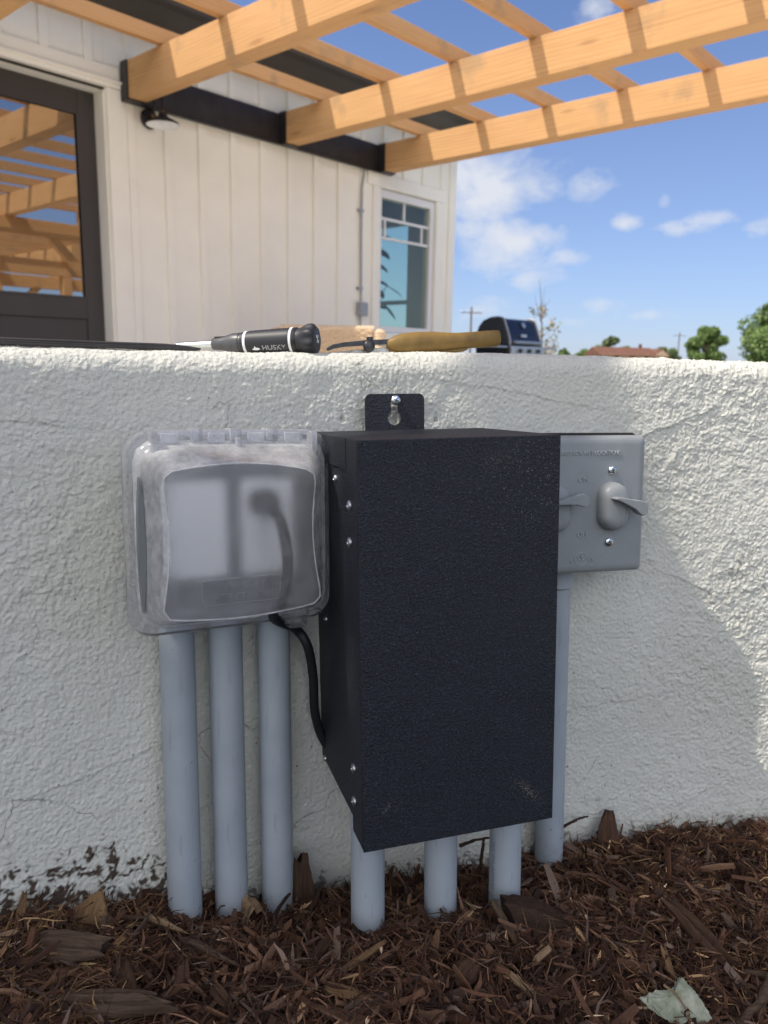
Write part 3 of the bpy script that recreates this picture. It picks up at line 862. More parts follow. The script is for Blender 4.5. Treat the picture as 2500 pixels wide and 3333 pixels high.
def transformer():
    t = thing('transformer_box', 'black wrinkle-coated steel transformer box hung on the white wall', 'transformer', TM)
    b = MB()
    b.box(0.001, TW - 0.001, 0.026, TD, -TH + 0.010, -0.0012)            # body behind the cover
    b.build('body', M_wrinkle, t, bevel=0.0012)
    c = MB()
    g = 0.0016
    c.box(0, TW, 0, g, -TH, 0)                                             # front sheet
    c.box(0, g, g, 0.030, -TH + 0.001, 0)                                  # side returns
    c.box(TW - g, TW, g, 0.030, -TH + 0.001, 0)
    c.box(g, TW - g, g, TD - 0.001, -g, 0)                                 # hood over the top
    c.box(-0.0006, 0.0010, 0.030, TD - 0.002, -0.022, 0)
    c.box(TW - 0.0010, TW + 0.0006, 0.030, TD - 0.002, -0.022, 0)
    c.box(g, TW - g, g, 0.018, -TH, -TH + g)
    c.build('cover', M_wrinkle, t, bevel=0.0014, seg=3)
    # hanging tab with its keyhole
    tw, th, cx = 0.0525, 0.0305, 0.0710
    outer = [(cx - tw / 2, 0)] + [(cx - tw / 2 + 0.005 - 0.005 * math.cos(a), th - 0.005 + 0.005 * math.sin(a)) for a in np.linspace(0, math.pi / 2, 6)] + \
            [(cx + tw / 2 - 0.005 + 0.005 * math.sin(a), th - 0.005 + 0.005 * math.cos(a)) for a in np.linspace(0, math.pi / 2, 6)] + [(cx + tw / 2, 0)]
    hx, hz, hr = cx - 0.0005, 0.0100, 0.0060
    slot = 0.0032
    a0 = math.asin(slot / hr)
    hole = [(hx + hr * math.sin(a), hz + hr * math.cos(a)) for a in np.linspace(a0, 2 * math.pi - a0, 26)]
    hole += [(hx - slot + 2 * slot * k / 5 * 1.0, hz + 0.0150 + 0.0028 * math.sin(math.pi * k / 5)) for k in range(6)]
    bm = bmesh.new()
    ov = [bm.verts.new((x, 0, z)) for x, z in outer]; hv = [bm.verts.new((x, 0, z)) for x, z in hole]
    es = [bm.edges.new((ov[i], ov[(i + 1) % len(ov)])) for i in range(len(ov))] + [bm.edges.new((hv[i], hv[(i + 1) % len(hv)])) for i in range(len(hv))]
    bmesh.ops.triangle_fill(bm, use_beauty=True, use_dissolve=False, edges=es)
    ret = bmesh.ops.extrude_face_region(bm, geom=bm.faces[:])
    bmesh.ops.translate(bm, verts=[v for v in ret['geom'] if isinstance(v, bmesh.types.BMVert)], vec=(0, 0.0016, 0))
    bmesh.ops.recalc_face_normals(bm, faces=bm.faces)
    me = bpy.data.meshes.new('mounting_tab'); bm.to_mesh(me); bm.free(); me.materials.append(M_wrinkle)
    tab = bpy.data.objects.new('mounting_tab', me); COL.objects.link(tab); tab.parent = t
    tab.matrix_local = Matrix.Translation((0, TD - 0.004, 0))
    # the screw it hangs from
    screw_head(t, Matrix.Translation((hx + 0.0008, TD - 0.0042, hz + 0.0150)) @ Matrix.Rotation(0.35, 4, 'Y'), 0.0043, 'mounting_screw')
    # pop rivets down the left side and right side
    for k, (y, z, r) in enumerate(((0.0213, -0.0459, 0.0037), (0.0223, -0.0720, 0.0037), (0.0650, -0.0313, 0.0026), (0.1091, -0.1513, 0.0026), (0.1255, -0.280, 0.0026), (0.0225, -0.2397, 0.0037), (0.0225, -0.2653, 0.0037))):
        rv = MB()
        rv.lathe([(0, r), (0.0008, r), (0.0016, r * 0.8), (0.0021, r * 0.45), (0.0018, r * 0.36), (0.0012, r * 0.30)], (0, 0, 0), (-1, 0, 0), 20)
        rv.build('rivet', M_rivet, t, Matrix.Translation((0.0 if y < 0.03 else 0.001, y, z)), smooth=True, angle=50)
    return t


def screw_head(parent, M, r, name='screw'):
    """pan head with a cross recess; its axis is -y"""
    h = MB()
    prof = [(0.0, r * 0.98)] + [(r * 0.22 + r * 0.42 * math.sin(a), r * (0.30 + 0.70 * math.cos(a))) for a in np.linspace(0.0, 1.35, 7)]
    h.lathe(prof, (0, 0, 0), (0, -1, 0), 28)
    o = h.build(name, M_screw, parent, M, smooth=True, angle=50)
    x = MB(); d = r * 0.66
    x.box(-r * 0.5, r * 0.5, -d - 0.00012, -d + 0.0006, -r * 0.10, r * 0.10)
    x.box(-r * 0.10, r * 0.10, -d - 0.0001, -d + 0.0006, -r * 0.5, r * 0.5)
    x.build('cross_recess', M_gasket, o)
    return o


transformer()


# ------------------------------------------------------------------ switch cover
def switch_cover():
    M = near_frame(0.310, 0.0, 0.0)
    t = thing('switch_cover', 'grey weatherproof double switch cover right of the black transformer box', 'switch cover', M)
    W_, zt, zb = 0.124, -0.0135, -0.1352
    zc, H_ = (zt + zb) / 2, zt - zb
    bx = MB(); bx.box(-0.055, 0.055, -0.038, 0.004, zb + 0.005, zt - 0.004); bx.build('back_box', M_cover, t, bevel=0.003)
    gk = MB(); gk.prism(rrect(W_ - 0.006, H_ + 0.0012, 0.005, 5, -0.001, zc + 0.0016), 'y', -0.0425, -0.0382); gk.build('gasket', M_gasket, t)
    # plate with softly rolled edges
    pl = MB(); rings = []
    for y, inset in ((-0.0427, 0.0), (-0.0480, 0.0), (-0.0512, 0.0007), (-0.0534, 0.0020), (-0.0545, 0.0042), (-0.0548, 0.0075)):
        rings.append([(x, y, z) for x, z in rrect(W_ - 2 * inset, H_ - 2 * inset, max(0.0015, 0.0045 - inset * 0.4), 5, 0, zc)])
    pl.loft(rings, True, True); pl.build('plate', M_cover, t, smooth=True, angle=50)
    F = Matrix.Rotation(math.radians(90), 4, 'X')      # text lies in xz facing -y
    def T(txt, size, x, z, sx=1.0, align='CENTER', nm='lettering'):
        return text_mesh(nm, txt, size, 0.0008, M_lettering, t, Matrix.Translation((x, -0.0548, z)) @ F, align, sx)
    T('SUITABLE FOR WET LOCATIONS', 0.0056, 0.0355, -0.0288, 0.80, 'RIGHT')
    T('ON', 0.0064, 0.0003, -0.0517)
    T('OFF', 0.0060, 0.0008, -0.1000)
    T('c', 0.0056, -0.0088, -0.1235)
    T('US', 0.0050, 0.0098, -0.1225)
    T('UL', 0.0058, 0.0, -0.1207, 0.85)
    rg = MB(); n = 40
    cir = lambda r, y: [(r * math.cos(2 * math.pi * k / n), y, -0.1213 + r * math.sin(2 * math.pi * k / n)) for k in range(n)]
    rg.loft([cir(0.0060, -0.0547), cir(0.0060, -0.0553), cir(0.0054, -0.0553), cir(0.0054, -0.0547)], False, False)
    rg.build('mark_ring', M_lettering, t)
    for x in (-0.0275, 0.0275):
        for z in (-0.0437, -0.1073):
            screw_head(t, Matrix.Translation((x + (0 if z > -0.08 else -0.0008), -0.0548, z)) @ Matrix.Rotation(0.5 + x * 30, 4, 'Y'), 0.0040)
    for x, rot in ((-0.0275, 0.34), (0.0275, -0.10)):
        hd = MB(); rings = []
        hw, hh = 0.0135, 0.0215
        for y, sc in ((0.0, 1.0), (-0.0045, 0.985), (-0.0085, 0.93), (-0.0112, 0.83), (-0.0128, 0.66), (-0.0135, 0.40)):
            ins = (1 - sc) * hw
            rings.append([(px, -0.0547 + y, pz) for px, pz in rrect(2 * (hw - ins), 2 * (hh - ins * 1.15), hw - ins - 1e-5, 9, 0, 0)])
        hd.loft(rings, False, True)
        hood = hd.build('toggle_hood', M_cover, t, Matrix.Translation((x, 0, -0.0752)), smooth=True, angle=70)
        lv = MB()
        up = [(-0.0075, 0.0086), (-0.003, 0.0092), (0.006, 0.0086), (0.0125, 0.0080), (0.015, 0.0082), (0.0200, 0.0074), (0.0232, 0.0048), (0.0245, 0.0010), (0.0241, -0.0022), (0.0226, -0.0040)]
        lo = [(0.0205, -0.0052), (0.0165, -0.0036), (0.012, -0.0002), (0.004, 0.0030), (-0.004, 0.0058), (-0.0085, 0.0068)]
        lv.prism(up + lo, 'y', -0.0765, -0.0655)
        lv.build('lever', M_cover, hood, Matrix.Translation((0, 0, 0)) @ Matrix.Rotation(-rot, 4, 'Y'), bevel=0.0012, seg=3)
    return t


switch_cover()


# ------------------------------------------------------------------ in-use outlet cover
def outlet_cover():
    M = near_frame(-0.002, 0.0, 0.0)
    t = thing('outlet_cover', 'clear hinged weatherproof outlet cover left of the black transformer box', 'outlet cover', M)
    zc = -0.0808
    b = MB(); b.prism(rrect(0.122, 0.116, 0.006, 5, 0, zc), 'y', -0.040, 0.002); b.build('back_box', M_backbox, t, bevel=0.001)
    p = MB(); p.prism(rrect(0.119, 0.113, 0.004, 5, 0, zc), 'y', -0.0425, -0.0402); p.build('device_plate', M_backbox, t)
    for x in (-0.0255, 0.0255):
        r = MB(); r.prism(rrect(0.040, 0.070, 0.003, 4, x, zc + 0.002), 'y', -0.0475, -0.0427)
        rc = r.build('receptacle', M_recept, t, bevel=0.0008)
    # clear base flange (a real ring with rounded corners and a raised lip)
    fl = MB(); rings = []
    for (w, h, r, y) in ((0.118, 0.112, 0.006, -0.041), (0.152, 0.1445, 0.017, -0.041), (0.154, 0.1465, 0.018, -0.044), (0.154, 0.1465, 0.018, -0.052), (0.151, 0.1435, 0.0175, -0.0545), (0.1475, 0.140, 0.0165, -0.0525), (0.146, 0.138, 0.016, -0.0500), (0.140, 0.132, 0.013, -0.0500), (0.118, 0.112, 0.006, -0.0500), (0.118, 0.112, 0.006, -0.041)):
        rings.append([(x, y, z) for x, z in rrect(w, h, r, 9, 0.0007, zc)])
    fl.loft(rings, False, False); fl.build('base_flange', M_clear, t, smooth=True, angle=40)
    # the lid: a dome whose front is pinched at the sides and arched at the top
    def front(k, y, grow=0.0, n=22):
        """outline of the front panel, counter clockwise from top right"""
        pts = []
        TL, TR, BR, BL = (-0.0600, -0.0338), (0.0500, -0.0352), (0.0535, -0.1318), (-0.0625, -0.1325)
        def edge(a, b, bow, axis):
            for i in range(n):
                q = i / n; x = a[0] + (b[0] - a[0]) * q; z = a[1] + (b[1] - a[1]) * q
                c = math.sin(math.pi * q) * bow
                if axis == 'z': z += c
                else: x += c
                pts.append([x, z])
        edge(TR, TL, 0.0058, 'z'); edge(TL, BL, 0.0058, 'x'); edge(BL, BR, -0.0042, 'z'); edge(BR, TR, -0.0052, 'x')
        return pts
    def smooth_ring(pts, it=3):
        for _ in range(it):
            m = len(pts)
            pts = [[(pts[i - 1][0] + 2 * pts[i][0] + pts[(i + 1) % m][0]) / 4, (pts[i - 1][1] + 2 * pts[i][1] + pts[(i + 1) % m][1]) / 4] for i in range(m)]
        return pts
    fr = smooth_ring(front(0, 0))
    outer = rrect(0.139, 0.131, 0.014, 21, 0.0007, zc)          # 88 points, from right side going round
    # match start: rotate so that index 0 sits at the top right corner
    def resample(pts, n):
        P = np.array(pts); P2 = np.vstack([P, P[:1]]); d = np.concatenate([[0], np.cumsum(np.hypot(*np.diff(P2, axis=0).T))])
        q = np.linspace(0, d[-1], n, endpoint=False)
        return np.stack([np.interp(q, d, P2[:, 0]), np.interp(q, d, P2[:, 1])], 1)
    def from_angle(pts, n=88):
        P = resample(pts, 720); c = np.array([0.0, zc]); a = np.arctan2(P[:, 1] - c[1], P[:, 0] - c[0])
        o = np.argsort(a); a, P = a[o], P[o]
        q = -np.pi + 2 * np.pi * (np.arange(n) + 0.5) / n
        # finer near the corners
        q = q + 0.10 * np.sin(4 * q + np.pi)
        return np.stack([np.interp(q, a, P[:, 0], period=2 * np.pi), np.interp(q, a, P[:, 1], period=2 * np.pi)], 1)
    A, B = from_angle(outer), from_angle(fr)
    lid = MB(); rings = []
    for y, k, gr in ((-0.0525, 0.0, 1.02), (-0.0580, 0.0, 1.02), (-0.0600, 0.02, 1.0), (-0.0605, 0.10, 1.0), (-0.0660, 0.22, 1.0), (-0.080, 0.55, 1.0), (-0.0905, 0.86, 1.0), (-0.0945, 0.97, 1.0), (-0.0960, 1.03, 1.0)):
        Q = A * (1 - k) + B * k
        c = np.array([0.0, zc]); Q = c + (Q - c) * gr
        rings.append([(float(x), y, float(z)) for x, z in Q])
    lid.loft(rings, False, False)
    lid_o = lid.build('lid', M_milky, t, smooth=True, angle=75)
    fp = MB(); c = np.array([0.0, zc]); rr = []
    for k, dy in ((1.0, 0.0), (0.985, -0.0006), (0.9, -0.0009), (0.6, -0.0012), (0.25, -0.0014)):
        Q = c + (A * (1 - 1.03) + B * 1.03 - c) * k
        rr.append([(float(x), -0.0960 + dy, float(z)) for x, z in Q])
    fp.loft(rr, False, True); fp.build('front_panel', M_frost, lid_o, smooth=True, angle=60)
    # dark grey lens on the left flank paints the shade of the finger recess
    rc = MB(); zr = np.linspace(-0.1335, -0.0385, 15)
    lens = [(-0.0705 + 0.0022 * ((z + 0.086) / 0.0475) ** 2, z) for z in zr] + [(-0.0705 + 0.0022 * ((z + 0.086) / 0.0475) ** 2 + 0.0052 * (1 - ((z + 0.086) / 0.0475) ** 2), z) for z in zr[::-1][1:-1]]
    rc.prism(lens, 'y', -0.0690, -0.0600); rc.build('finger_recess_shade', M_recess_shade, lid_o, bevel=0.0004)
    # thin milky bead put round the front panel as its edge highlight
    rim = MB(); rim.tube([(float(x), -0.0962, float(z)) for x, z in np.vstack([(c + (A * -0.03 + B * 1.03 - c) * 1.0), (c + (A * -0.03 + B * 1.03 - c) * 1.0)[:1]])], 0.0006, 8, caps=False)
    rim.build('panel_edge_highlight', M_milky, lid_o, smooth=True)
    # raised maker's panel: outline and worn lettering strokes
    em = MB()
    x0, x1, z0, z1 = -0.0350, 0.0205, -0.1255, -0.1075
    oc = rrect(x1 - x0, z1 - z0, 0.0022, 4, (x0 + x1) / 2, (z0 + z1) / 2); ic = rrect(x1 - x0 - 0.0010, z1 - z0 - 0.0010, 0.0018, 4, (x0 + x1) / 2, (z0 + z1) / 2)
    yb, yf = -0.0972, -0.0979
    em.loft([[(x, yb, z) for x, z in oc], [(x, yf, z) for x, z in oc], [(x, yf, z) for x, z in ic], [(x, yb, z) for x, z in ic]], False, False)
    rs = random.Random(3)
    for row, (zz, hgt, xa, xb) in enumerate(((-0.1128, 0.0036, -0.018, 0.0105), (-0.1205, 0.0048, -0.029, 0.0165))):
        x = xa
        while x < xb:
            w = rs.uniform(0.0014, 0.0032)
            em.box(x, x + 0.0004, yf, yb, zz - hgt / 2, zz + hgt / 2)
            if rs.random() < 0.6: em.box(x + 0.0004, x + w, yf, yb, zz + hgt / 2 - 0.0005, zz + hgt / 2)
            if rs.random() < 0.4: em.box(x + 0.0004, x + w * 0.8, yf, yb, zz - 0.0002, zz + 0.0002)
            x += w + 0.0012
    em.build('embossed_panel', M_frost, lid_o)
    # hinge along the top
    hg = MB()
    hg.box(-0.0555, 0.0585, -0.0600, -0.0480, -0.0112, -0.0070)
    for x in (-0.0270, 0.0010, 0.0285):
        hg.box(x - 0.0042, x + 0.0042, -0.0620, -0.0480, -0.0150, -0.0058)
    for x in (-0.046, -0.0130, 0.0160, 0.0440):
        hg.box(x - 0.0062, x + 0.0062, -0.0622, -0.0602, -0.0160, -0.0090)
    for x in (-0.0575, 0.0590):
        hg.box(x - 0.0022, x + 0.0022, -0.0690, -0.0480, -0.0250, -0.0078)
    hg.box(-0.0005, 0.0030, -0.0690, -0.0640, -0.0215, -0.0120)
    hg.build('hinge', M_hinge, t, bevel=0.0006)
    lt = MB()
    lt.box(0.0390, 0.0530, -0.0650, -0.0500, -0.1575, -0.1490); lt.box(0.0415, 0.0535, -0.0670, -0.0600, -0.1490, -0.1425)
    lt.box(0.0600, 0.0660, -0.0660, -0.0560, -0.1455, -0.1390)
    lt.build('latch', M_clear, t, bevel=0.0008)
    return t, M


_, OM = outlet_cover()


def power_cord():
    t = thing('power_cord', 'black power cord plugged in under the clear cover and looping behind the black box', 'power cord', OM)
    p = MB()
    p.loft([[(0.0215 + x * k, y, -0.0600 + z * k) for x, z in rrect(0.022, 0.019, 0.008, 5)] for y, k in ((-0.0478, 1.0), (-0.054, 1.0), (-0.062, 0.84), (-0.0680, 0.60))])
    p.build('plug', M_rubber, t, smooth=True, angle=50)
    inv = OM.inverted() @ WF
    out = [inv @ Vector(q) for q in ((-0.0721, 0.6131, -0.1674), (-0.0627, 0.6174, -0.1827), (-0.0592, 0.6280, -0.2120), (-0.0590, 0.6360, -0.2440), (-0.0550, 0.6430, -0.2680), (-0.0460, 0.6480, -0.2880))]
    ctrl = [Vector((0.0245, -0.0660, -0.0660)), Vector((0.0262, -0.0790, -0.0720)), Vector((0.0290, -0.0865, -0.0980)), Vector((0.0270, -0.0830, -0.1250)), Vector((0.0275, -0.0600, -0.1480)), out[0]] + out[1:]
    pts = []
    for i in range(len(ctrl) - 1):
        p0, p1, p2, p3 = ctrl[max(i - 1, 0)], ctrl[i], ctrl[i + 1], ctrl[min(i + 2, len(ctrl) - 1)]
        for k in range(8):
            q = k / 8
            pts.append(0.5 * ((2 * p1) + (p2 - p0) * q + (2 * p0 - 5 * p1 + 4 * p2 - p3) * q * q + (3 * p1 - p0 - 3 * p2 + p3) * q ** 3))
    pts.append(ctrl[-1])
    c = MB(); c.tube(pts, 0.0039, 14); c.build('cable', M_rubber, t, smooth=True, angle=70)


power_cord()


# ------------------------------------------------------------------ tools lying on the wall
def axis_frame(p, q, up=(0, 0, 1)):
    """x from p to q, z up"""
    p, q = Vector(p), Vector(q); x = (q - p).normalized(); y = Vector(up).cross(x).normalized(); z = x.cross(y)
    return WF @ Matrix(((x.x, y.x, z.x, p.x), (x.y, y.y, z.y, p.y), (x.z, y.z, z.z, p.z), (0, 0, 0, 1)))


def screwdriver():
    p, q = (-0.1498, 0.6932, 0.0659), (-0.0515, 0.6692, 0.0678)
    M = axis_frame(p, q); L = (Vector(q) - Vector(p)).length
    t = thing('screwdriver', 'black multi-bit screwdriver with two white rings resting on the wall top', 'screwdriver', M)
    def lathe(name, prof, mat, parent=t, seg=32, smooth=50):
        b = MB(); b.lathe(prof, (0, 0, 0), (1, 0, 0), seg); return b.build(name, mat, parent, smooth=True, angle=smooth)
    lathe('shaft', [(-0.034, 0.0030), (0.002, 0.0032)], M_chrome)
    # grey collar with flats
    c = MB(); rings = []
    for x, ry, rz in ((0.0, 0.0044, 0.0044), (0.001, 0.0052, 0.0052), (0.010, 0.0060, 0.0060), (0.016, 0.0072, 0.0076), (0.020, 0.0085, 0.0086), (0.024, 0.0087, 0.0087), (0.0262, 0.0087, 0.0087), (0.0265, 0.0080, 0.0080), (0.0285, 0.0080, 0.0080)):
        rings.append([(x, ry * math.cos(a), rz * math.sin(a)) for a in [2 * math.pi * k / 28 for k in range(28)]])
    c.loft(rings); c.build('collar', M_tool_grey, t, smooth=True, angle=40)
    sl = MB(); sl.box(0.003, 0.015, -0.0032, 0.0032, 0.0048, 0.0060); sl.build('bit_slot', M_gasket, t)
    lathe('grip', [(0.0285, 0.0090), (0.031, 0.0094), (0.038, 0.0099), (0.055, 0.0104), (0.070, 0.0108), (0.0785, 0.0109), (0.0793, 0.0103)], M_tool_black)
    lathe('white_ring', [(0.0315, 0.00965), (0.0318, 0.0098), (0.0336, 0.0099), (0.0339, 0.00975)], M_white)
    lathe('white_ring', [(0.0735, 0.01095), (0.0738, 0.0111), (0.0754, 0.0111), (0.0757, 0.01095)], M_white)
    cap = MB(); rings = []
    for x, r, lob in ((0.0793, 0.0100, 0.0), (0.0825, 0.0103, 0.0), (0.0860, 0.0116, 0.0005), (0.0890, 0.0124, 0.0009), (0.0925, 0.0126, 0.0009), (0.0945, 0.0121, 0.0007), (0.0957, 0.0108, 0.0003), (0.0962, 0.0085, 0.0)):
        rings.append([(x, (r + lob * math.cos(7 * a)) * math.cos(a), (r + lob * math.cos(7 * a)) * math.sin(a)) for a in [2 * math.pi * k / 56 for k in range(56)]])
    cap.loft(rings); cp = cap.build('end_cap', M_tool_black, t, smooth=True, angle=50)
    # small printed mark on the end of the cap
    text_mesh('cap_mark', '%', 0.0095, 0.00012, M_white, cp, Matrix.Translation((0.0963, 0, 0)) @ Matrix(((0, 0, 1, 0), (1, 0, 0, 0), (0, 1, 0, 0), (0, 0, 0, 1))))
    # lettering wrapped on the side of the grip that faces the viewer (low, partly behind the wall top)
    o = text_mesh('lettering', 'HUSKY', 0.0062, 0.00012, M_greyprint, t, Matrix.Identity(4), 'CENTER', 1.12)
    ang0 = math.radians(-36)                     # below the horizontal
    for v in o.data.vertices:
        x, y, z = v.co
        a = ang0 + y / 0.0104; r = 0.0105 + (x * 0.02) + z
        v.co = (x, -r * math.cos(a), r * math.sin(a))
    o.matrix_local = Matrix.Translation((0.0600, 0, 0)) @ Matrix.Diagonal((1.12, 1, 1, 1))
    lg = MB(); pts = [(-0.0042, -0.0010), (-0.0022, 0.0004), (-0.0014, 0.0022), (-0.0004, 0.0006), (0.0016, 0.0004), (0.0032, -0.0008), (0.0012, -0.0018), (-0.0016, -0.0018)]
    vs = []
    for h in (0.0, 0.00014):
        for x, y in pts:
            a = ang0 + y / 0.0104; r = 0.0104 + h; vs.append((x + 0.0442, -r * math.cos(a), r * math.sin(a)))
    n = len(pts)
    lg.add(vs, [tuple(range(n)), tuple(range(2 * n - 1, n - 1, -1))] + [(i, (i + 1) % n, n + (i + 1) % n, n + i) for i in range(n)])
    lg.build('emblem', M_white, t)


def wire_bundle():
    mb = MB(); rs = random.Random(4)
    for k in range(9):
        pts = []; off = (k % 3) * 0.0024; layer = k // 3
        n = 40
        for i in range(n):
            q = i / (n - 1); s = -0.34 + q * (0.3300 + 0.002 * (k % 2) + 0.0015 * layer)
            d = -0.0095 - off - 0.004 * q
            drop = max(0.0, q - 0.90) / 0.10
            z = float(w_top(s)) + 0.0012 + layer * 0.0013 * (0.55 + 0.6 * q) + 0.0003 * math.sin(7 * q + k * 1.7) + 0.0005 - 0.0022 * drop ** 2 * (0.4 + 0.35 * layer)
            p = w_surf(s, d); pts.append((p.x, p.y, z))
        mb.tube(pts, [0.00105] * (n - 2) + [0.0010, 0.0006], 8)
    o = mb.build('wire_bundle', M_wire, smooth=True, angle=80); o.matrix_world = WF
    tag(o, 'flat bundle of thin dark wires lying along the left end of the wall top', 'wires')


def snips():
    p, q = (0.0022, 0.7180, 0.0690), (0.1083, 0.7500, 0.0762)
    M = axis_frame(p, q); L = (Vector(q) - Vector(p)).length
    t = thing('snips', 'worn ochre-handled snips with dark steel jaws lying on the wall top', 'snips', M)
    def grip(name, prof, mat, dy, seg=24):
        b = MB(); rings = []
        for x, z0, z1, w in prof:
            zc, hz = (z0 + z1) / 2, (z1 - z0) / 2
            ring = []
            for k in range(seg):
                a = 2 * math.pi * k / seg; ca, sa = math.cos(a), math.sin(a)
                ring.append((x, dy + w * math.copysign(abs(ca) ** 0.8, ca), zc + hz * math.copysign(abs(sa) ** 0.8, sa)))
            rings.append(ring)
        b.loft(rings); return b.build(name, mat, t, smooth=True, angle=60)
    grip('handle', [(0.0, -0.0030, 0.0022, 0.0030), (0.002, -0.0052, 0.0036, 0.0050), (0.008, -0.0078, 0.0064, 0.0072), (0.016, -0.0094, 0.0084, 0.0085), (0.028, -0.0100, 0.0092, 0.0090), (0.042, -0.0098, 0.0090, 0.0090), (0.056, -0.0090, 0.0078, 0.0085),
                    (0.068, -0.0080, 0.0070, 0.0082), (0.084, -0.0076, 0.0074, 0.0080), (0.100, -0.0074, 0.0080, 0.0080), (0.1085, -0.0072, 0.0082, 0.0078), (0.1105, -0.0066, 0.0076, 0.0070), (0.1112, -0.0050, 0.0060, 0.0055)], M_ochre, 0.0)
    grip('handle', [(0.001, -0.0070, -0.0030, 0.003), (0.006, -0.0098, -0.0030, 0.006), (0.03, -0.0115, -0.004, 0.008), (0.06, -0.0110, -0.004, 0.008), (0.078, -0.0100, -0.004, 0.006), (0.082, -0.0085, -0.005, 0.004)], M_ochre2, 0.009)
    # upper jaw with its bent tip, lower toothed jaw, pivot and spring
    j = MB()
    j.prism([(0.004, 0.0034), (0.004, -0.0008), (-0.018, -0.0012), (-0.040, -0.0018), (-0.050, -0.0030), (-0.054, -0.0046), (-0.0562, -0.0040), (-0.0556, -0.0018), (-0.050, 0.0008), (-0.040, 0.0022), (-0.018, 0.0034)], 'y', -0.0025, 0.0015)
    j.build('jaw', M_darksteel, t, bevel=0.0005)
    k = MB()
    k.prism([(0.003, -0.0030), (0.003, -0.0085), (-0.030, -0.0088), (-0.056, -0.0088), (-0.057, -0.0062), (-0.030, -0.0046), (-0.008, -0.0036)], 'y', 0.002, 0.005)
    for i in range(11):
        x = -0.055 + i * 0.0022
        k.prism([(x, -0.0090), (x + 0.0014, -0.0090), (x + 0.0011, -0.0052), (x + 0.0003, -0.0052)], 'y', 0.0005, 0.0022)
    k.build('jaw', M_steel, t, bevel=0.0004)
    pv = MB(); pv.lathe([(0, 0.0052), (0.003, 0.0052), (0.0042, 0.0042), (0.0046, 0.002)], (-0.0175, -0.0015, -0.0022), (0, -1, 0), 20)
    pv.lathe([(0, 0.003), (0.0035, 0.003)], (-0.0155, 0.0, 0.0026), (0, 0, 1), 12)
    pv.build('pivot', M_darksteel, t, smooth=True, angle=50)
    sp = MB(); pts = []
    for i in range(90):
        a = i * 0.45; pts.append((-0.0085 + i * 0.000125, 0.0005 + 0.0024 * math.cos(a), 0.0005 + 0.0024 * math.sin(a)))
    sp.tube(pts, 0.00052, 6); sp.build('spring', M_steel_trim, t, smooth=True)


screwdriver(); wire_bundle(); snips()


# ------------------------------------------------------------------ single pieces of bark and wood lying in the bed
def bark(label, mat, cx, cy, L, wd, th, yaw, pitch=0.0, roll=0.0, lift=0.004, taper=(0.7, 0.5), bend=0.0, seed=0, name='bark_chip', cat='bark chip', group='loose bark and wood pieces on the mulch'):
    rs = np.random.RandomState(seed + 100)
    nx, prof = 16, []
    m = 7
    for i in range(m): prof.append((1 - 2 * i / (m - 1), 1.0))
    for i in range(m): prof.append((-1 + 2 * i / (m - 1), -1.0))
    na = len(prof)
    ridge = rs.normal(0, 0.20, na); e0 = rs.normal(0, 0.05, na); e1 = rs.normal(0, 0.05, na)
    e0 = e0 + np.array([p[0] for p in prof]) * rs.uniform(-0.07, 0.07); e1 = e1 + np.array([p[0] for p in prof]) * rs.uniform(-0.10, 0.10)
    wv = np.cumsum(rs.normal(0, 0.025, nx)); rings = []
    for i in range(nx):
        q = i / (nx - 1)
        w = wd * (1 - (1 - taper[0]) * max(0, 1 - q * 2.2) - (1 - taper[1]) * max(0, 1 - (1 - q) * 2.2)) * (1 + wv[i])
        h = th * (1 - 0.35 * max(0, 1 - q * 6) - 0.45 * max(0, 1 - (1 - q) * 6))
        z0 = bend * (1 - (2 * q - 1) ** 2)
        ring = []
        for k in range(na):
            pv, pz = prof[k]
            x = (q - 0.5) * L + L * (e0[k] * (1 - q) ** 4 + e1[k] * q ** 4)
            zz = z0 + pz * h / 2 * (1 - 0.45 * abs(pv) ** 3) + th * 0.5 * (ridge[k] + 0.10 * rs.normal())
            ring.append((x, pv * w / 2 * (1 + 0.03 * rs.normal()), zz))
        rings.append(ring)
    b = MB(); b.loft(rings)
    o = b.build(name, mat, smooth=True, angle=24)
    z = float(mulch_height(np.array(cx), np.array(cy))) + lift + 0.0035
    o.matrix_world = Matrix.Translation((cx, cy, z)) @ Matrix.Rotation(yaw, 4, 'Z') @ Matrix.Rotation(-pitch, 4, 'Y') @ Matrix.Rotation(roll, 4, 'X')
    return tag(o, label, cat, group)


def curled_leaf():
    b = MB(); rings = []
    rs = np.random.RandomState(8)
    for i in range(15):
        q = i / 14; a = -0.25 + q * 3.3
        x, z = -0.0085 * math.cos(a), 0.020 * math.sin(a) + (0.004 if q < 0.5 else -0.002)
        w = 0.0045 + 0.005 * math.sin(math.pi * q)
        nx_, nz_ = -math.cos(a), math.sin(a)
        ring = []
        for k in range(9):
            v = (k / 8 - 0.5) * 2
            ring.append((x + nx_ * 0.0016 * abs(v) + 0.0004 * rs.normal(), v * w, z + nz_ * 0.0016 * abs(v) + 0.0004 * rs.normal()))
        ring += [(p[0] - nx_ * 0.0006, p[1], p[2] - nz_ * 0.0006) for p in reversed(ring)]
        rings.append(ring)
    b.loft(rings); o = b.build('dried_leaf', M_chip_pale, smooth=True, angle=50)
    x, y = -0.0985, 0.556
    o.matrix_world = Matrix.Translation((x, y, CZ - 0.4545)) @ Matrix.Rotation(0.5, 4, 'Z')
    tag(o, 'pale dry leaf curled over between the middle and right conduits of the left three', 'dried leaf')


